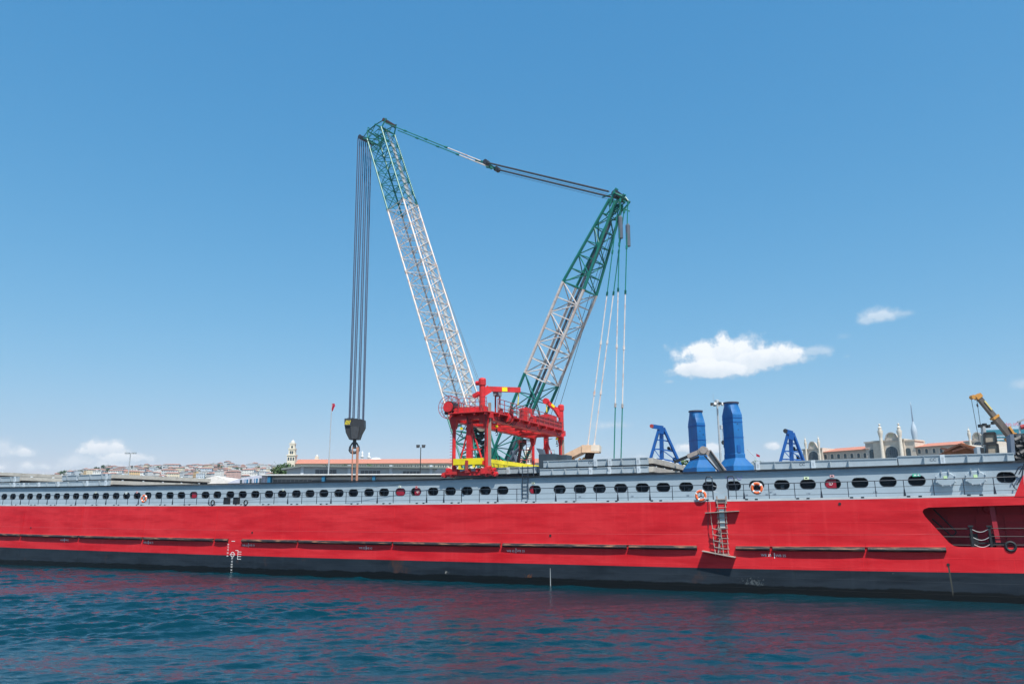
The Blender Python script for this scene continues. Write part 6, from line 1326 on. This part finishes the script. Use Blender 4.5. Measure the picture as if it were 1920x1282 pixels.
for ri_, Yr in enumerate(rowsY):
    px = 104+rnd.uniform(0, 8)
    while px < 552:
        Y = Yr+rnd.uniform(-12, 12); w = rnd.choices((0, 1, 2), (4, 5, 2))[0]; wid = (6.5, 9.5, 16)[w]*1436/Y
        frac = ri_/(len(rowsY)-1); yb = slope_y(px, Y)
        g = atY(px, yb, Y)
        gap = rnd.uniform(.0, 1.6)
        if px < 170 and frac < .5: px += wid+4; continue
        if rnd.random() < .08: px += wid*.6; continue
        wi = rnd.choices(range(6), (9, 4, 2, 4, 1, 2))[0]; ro = rnd.choices(range(3), (5, 3, 4))[0]; st = rnd.choice((1, 2, 2, 3)) if w < 2 else rnd.choice((2, 3))
        src, new = proto(wi, ro, st, w)
        band = [b for b in bands if b[0] <= px < b[1]] or [bands[0]] if px < 110 else ([b for b in bands if b[0] <= px < b[1]] or [bands[-1]])
        rowt = ('lowest row', 'second row', 'third row', 'fourth row', 'fifth row', 'sixth row', 'top row')[ri_]; sz = ('small', 'broad', 'long')[w]
        lb = '%s %s %s-storey house, %s, %s %s' % (sz, WALLS[wi][0], ('', 'one', 'two', 'three')[st], ROOFS[ro][0].replace(' roof', ''), rowt, band[0][2])
        rz_ = rnd.uniform(-.6, .5)
        if new: src.location = (g.x, Y, g.z); src.rotation_euler = (0, 0, rz_); src['label'] = lb
        else: q_s = rnd.uniform(.8, 1.12); copy_thing(src, (g.x, Y, g.z), rz_, lb, (q_s, q_s, q_s*rnd.uniform(.85, 1.1)))
        place[(ri_, px)] = g; cnt += 1; px += wid*1.02+gap
        if cnt >= 292: break
    if cnt >= 292: break
# hillside trees
tp = []
for k in range(3): tp.append(tree((0, 0, 0), 6, 11, 420, .8, 'x', 'trees among the hillside houses', (mat('leaf_hill', (.06, .085, .05), .8), M_LEAF, mat('leaf_hill', (.06, .085, .05), .8))[k], ('round', 'round', 'cone')[k], seed=50+k).o)
first = [True]*3
for k in range(78):
    if k < 40: px = rnd.uniform(108, 300 if k % 2 else 215); fr_ = rnd.uniform(.7, 1.0)
    elif k < 46: px = rnd.uniform(140, 240); fr_ = rnd.uniform(.3, .9)
    else: px = rnd.uniform(110, 545); fr_ = rnd.uniform(0, 1)
    Y = 940+365*fr_; yb = slope_y(px, Y-10); g = atY(px, yb, Y-10); i = k % 3; s_ = rnd.uniform(.4, .85)
    band = [b for b in bands if b[0] <= px < b[1]] or [bands[0]]; rowt = ('lowest row', 'second row', 'third row', 'fourth row', 'fifth row', 'sixth row', 'seventh row', 'top row')[min(7, int(fr_*8))]
    lb = '%s %s hillside tree %s %s' % ('large' if s_ > .62 else 'small', ('round dark', 'bright green', 'pointed dark')[i], rowt, band[0][2])
    if first[i]: tp[i].location = (g.x, Y-10, g.z-2); tp[i].scale = (s_,)*3; tp[i]['label'] = lb; first[i] = False
    else: copy_thing(tp[i], (g.x, Y-10, g.z-2), rnd.uniform(0, 6), lb, (s_,)*3)
bpy.context.view_layer.update()

# ================================================================== AIR
mb = MB(); mb.box(-3600, 3600, -3500, 3600, -5, 420); hz = mb.build('haze', []); hz['kind'] = 'stuff'; hz['label'] = 'thin pale blue summer haze over the harbour'
hm = bpy.data.materials.new('haze_air'); hm.use_nodes = True; t = hm.node_tree; t.nodes.clear()
o_ = t.nodes.new('ShaderNodeOutputMaterial'); v_ = t.nodes.new('ShaderNodeVolumePrincipled'); v_.inputs['Color'].default_value = (.75, .86, 1, 1); v_.inputs['Density'].default_value = .00010; v_.inputs['Anisotropy'].default_value = .2
t.links.new(v_.outputs[0], o_.inputs['Volume']); hz.data.materials.append(hm)
# look-alikes on the hill are told apart by their order from the left
bpy.context.view_layer.update()
by = {}
for o in bpy.data.objects:
    if o.parent is None and o.get('group') in ('houses on the hillside', 'trees among the hillside houses'): by.setdefault(o['label'], []).append(o)
ordn = ('first', 'second', 'third', 'fourth', 'fifth', 'sixth', 'seventh', 'eighth')
for lb, os_ in by.items():
    if len(os_) > 1:
        for k, o in enumerate(sorted(os_, key=lambda o: o.location.x/o.location.y)): o['label'] = lb + ', ' + ordn[min(k, 7)] + ' from left'
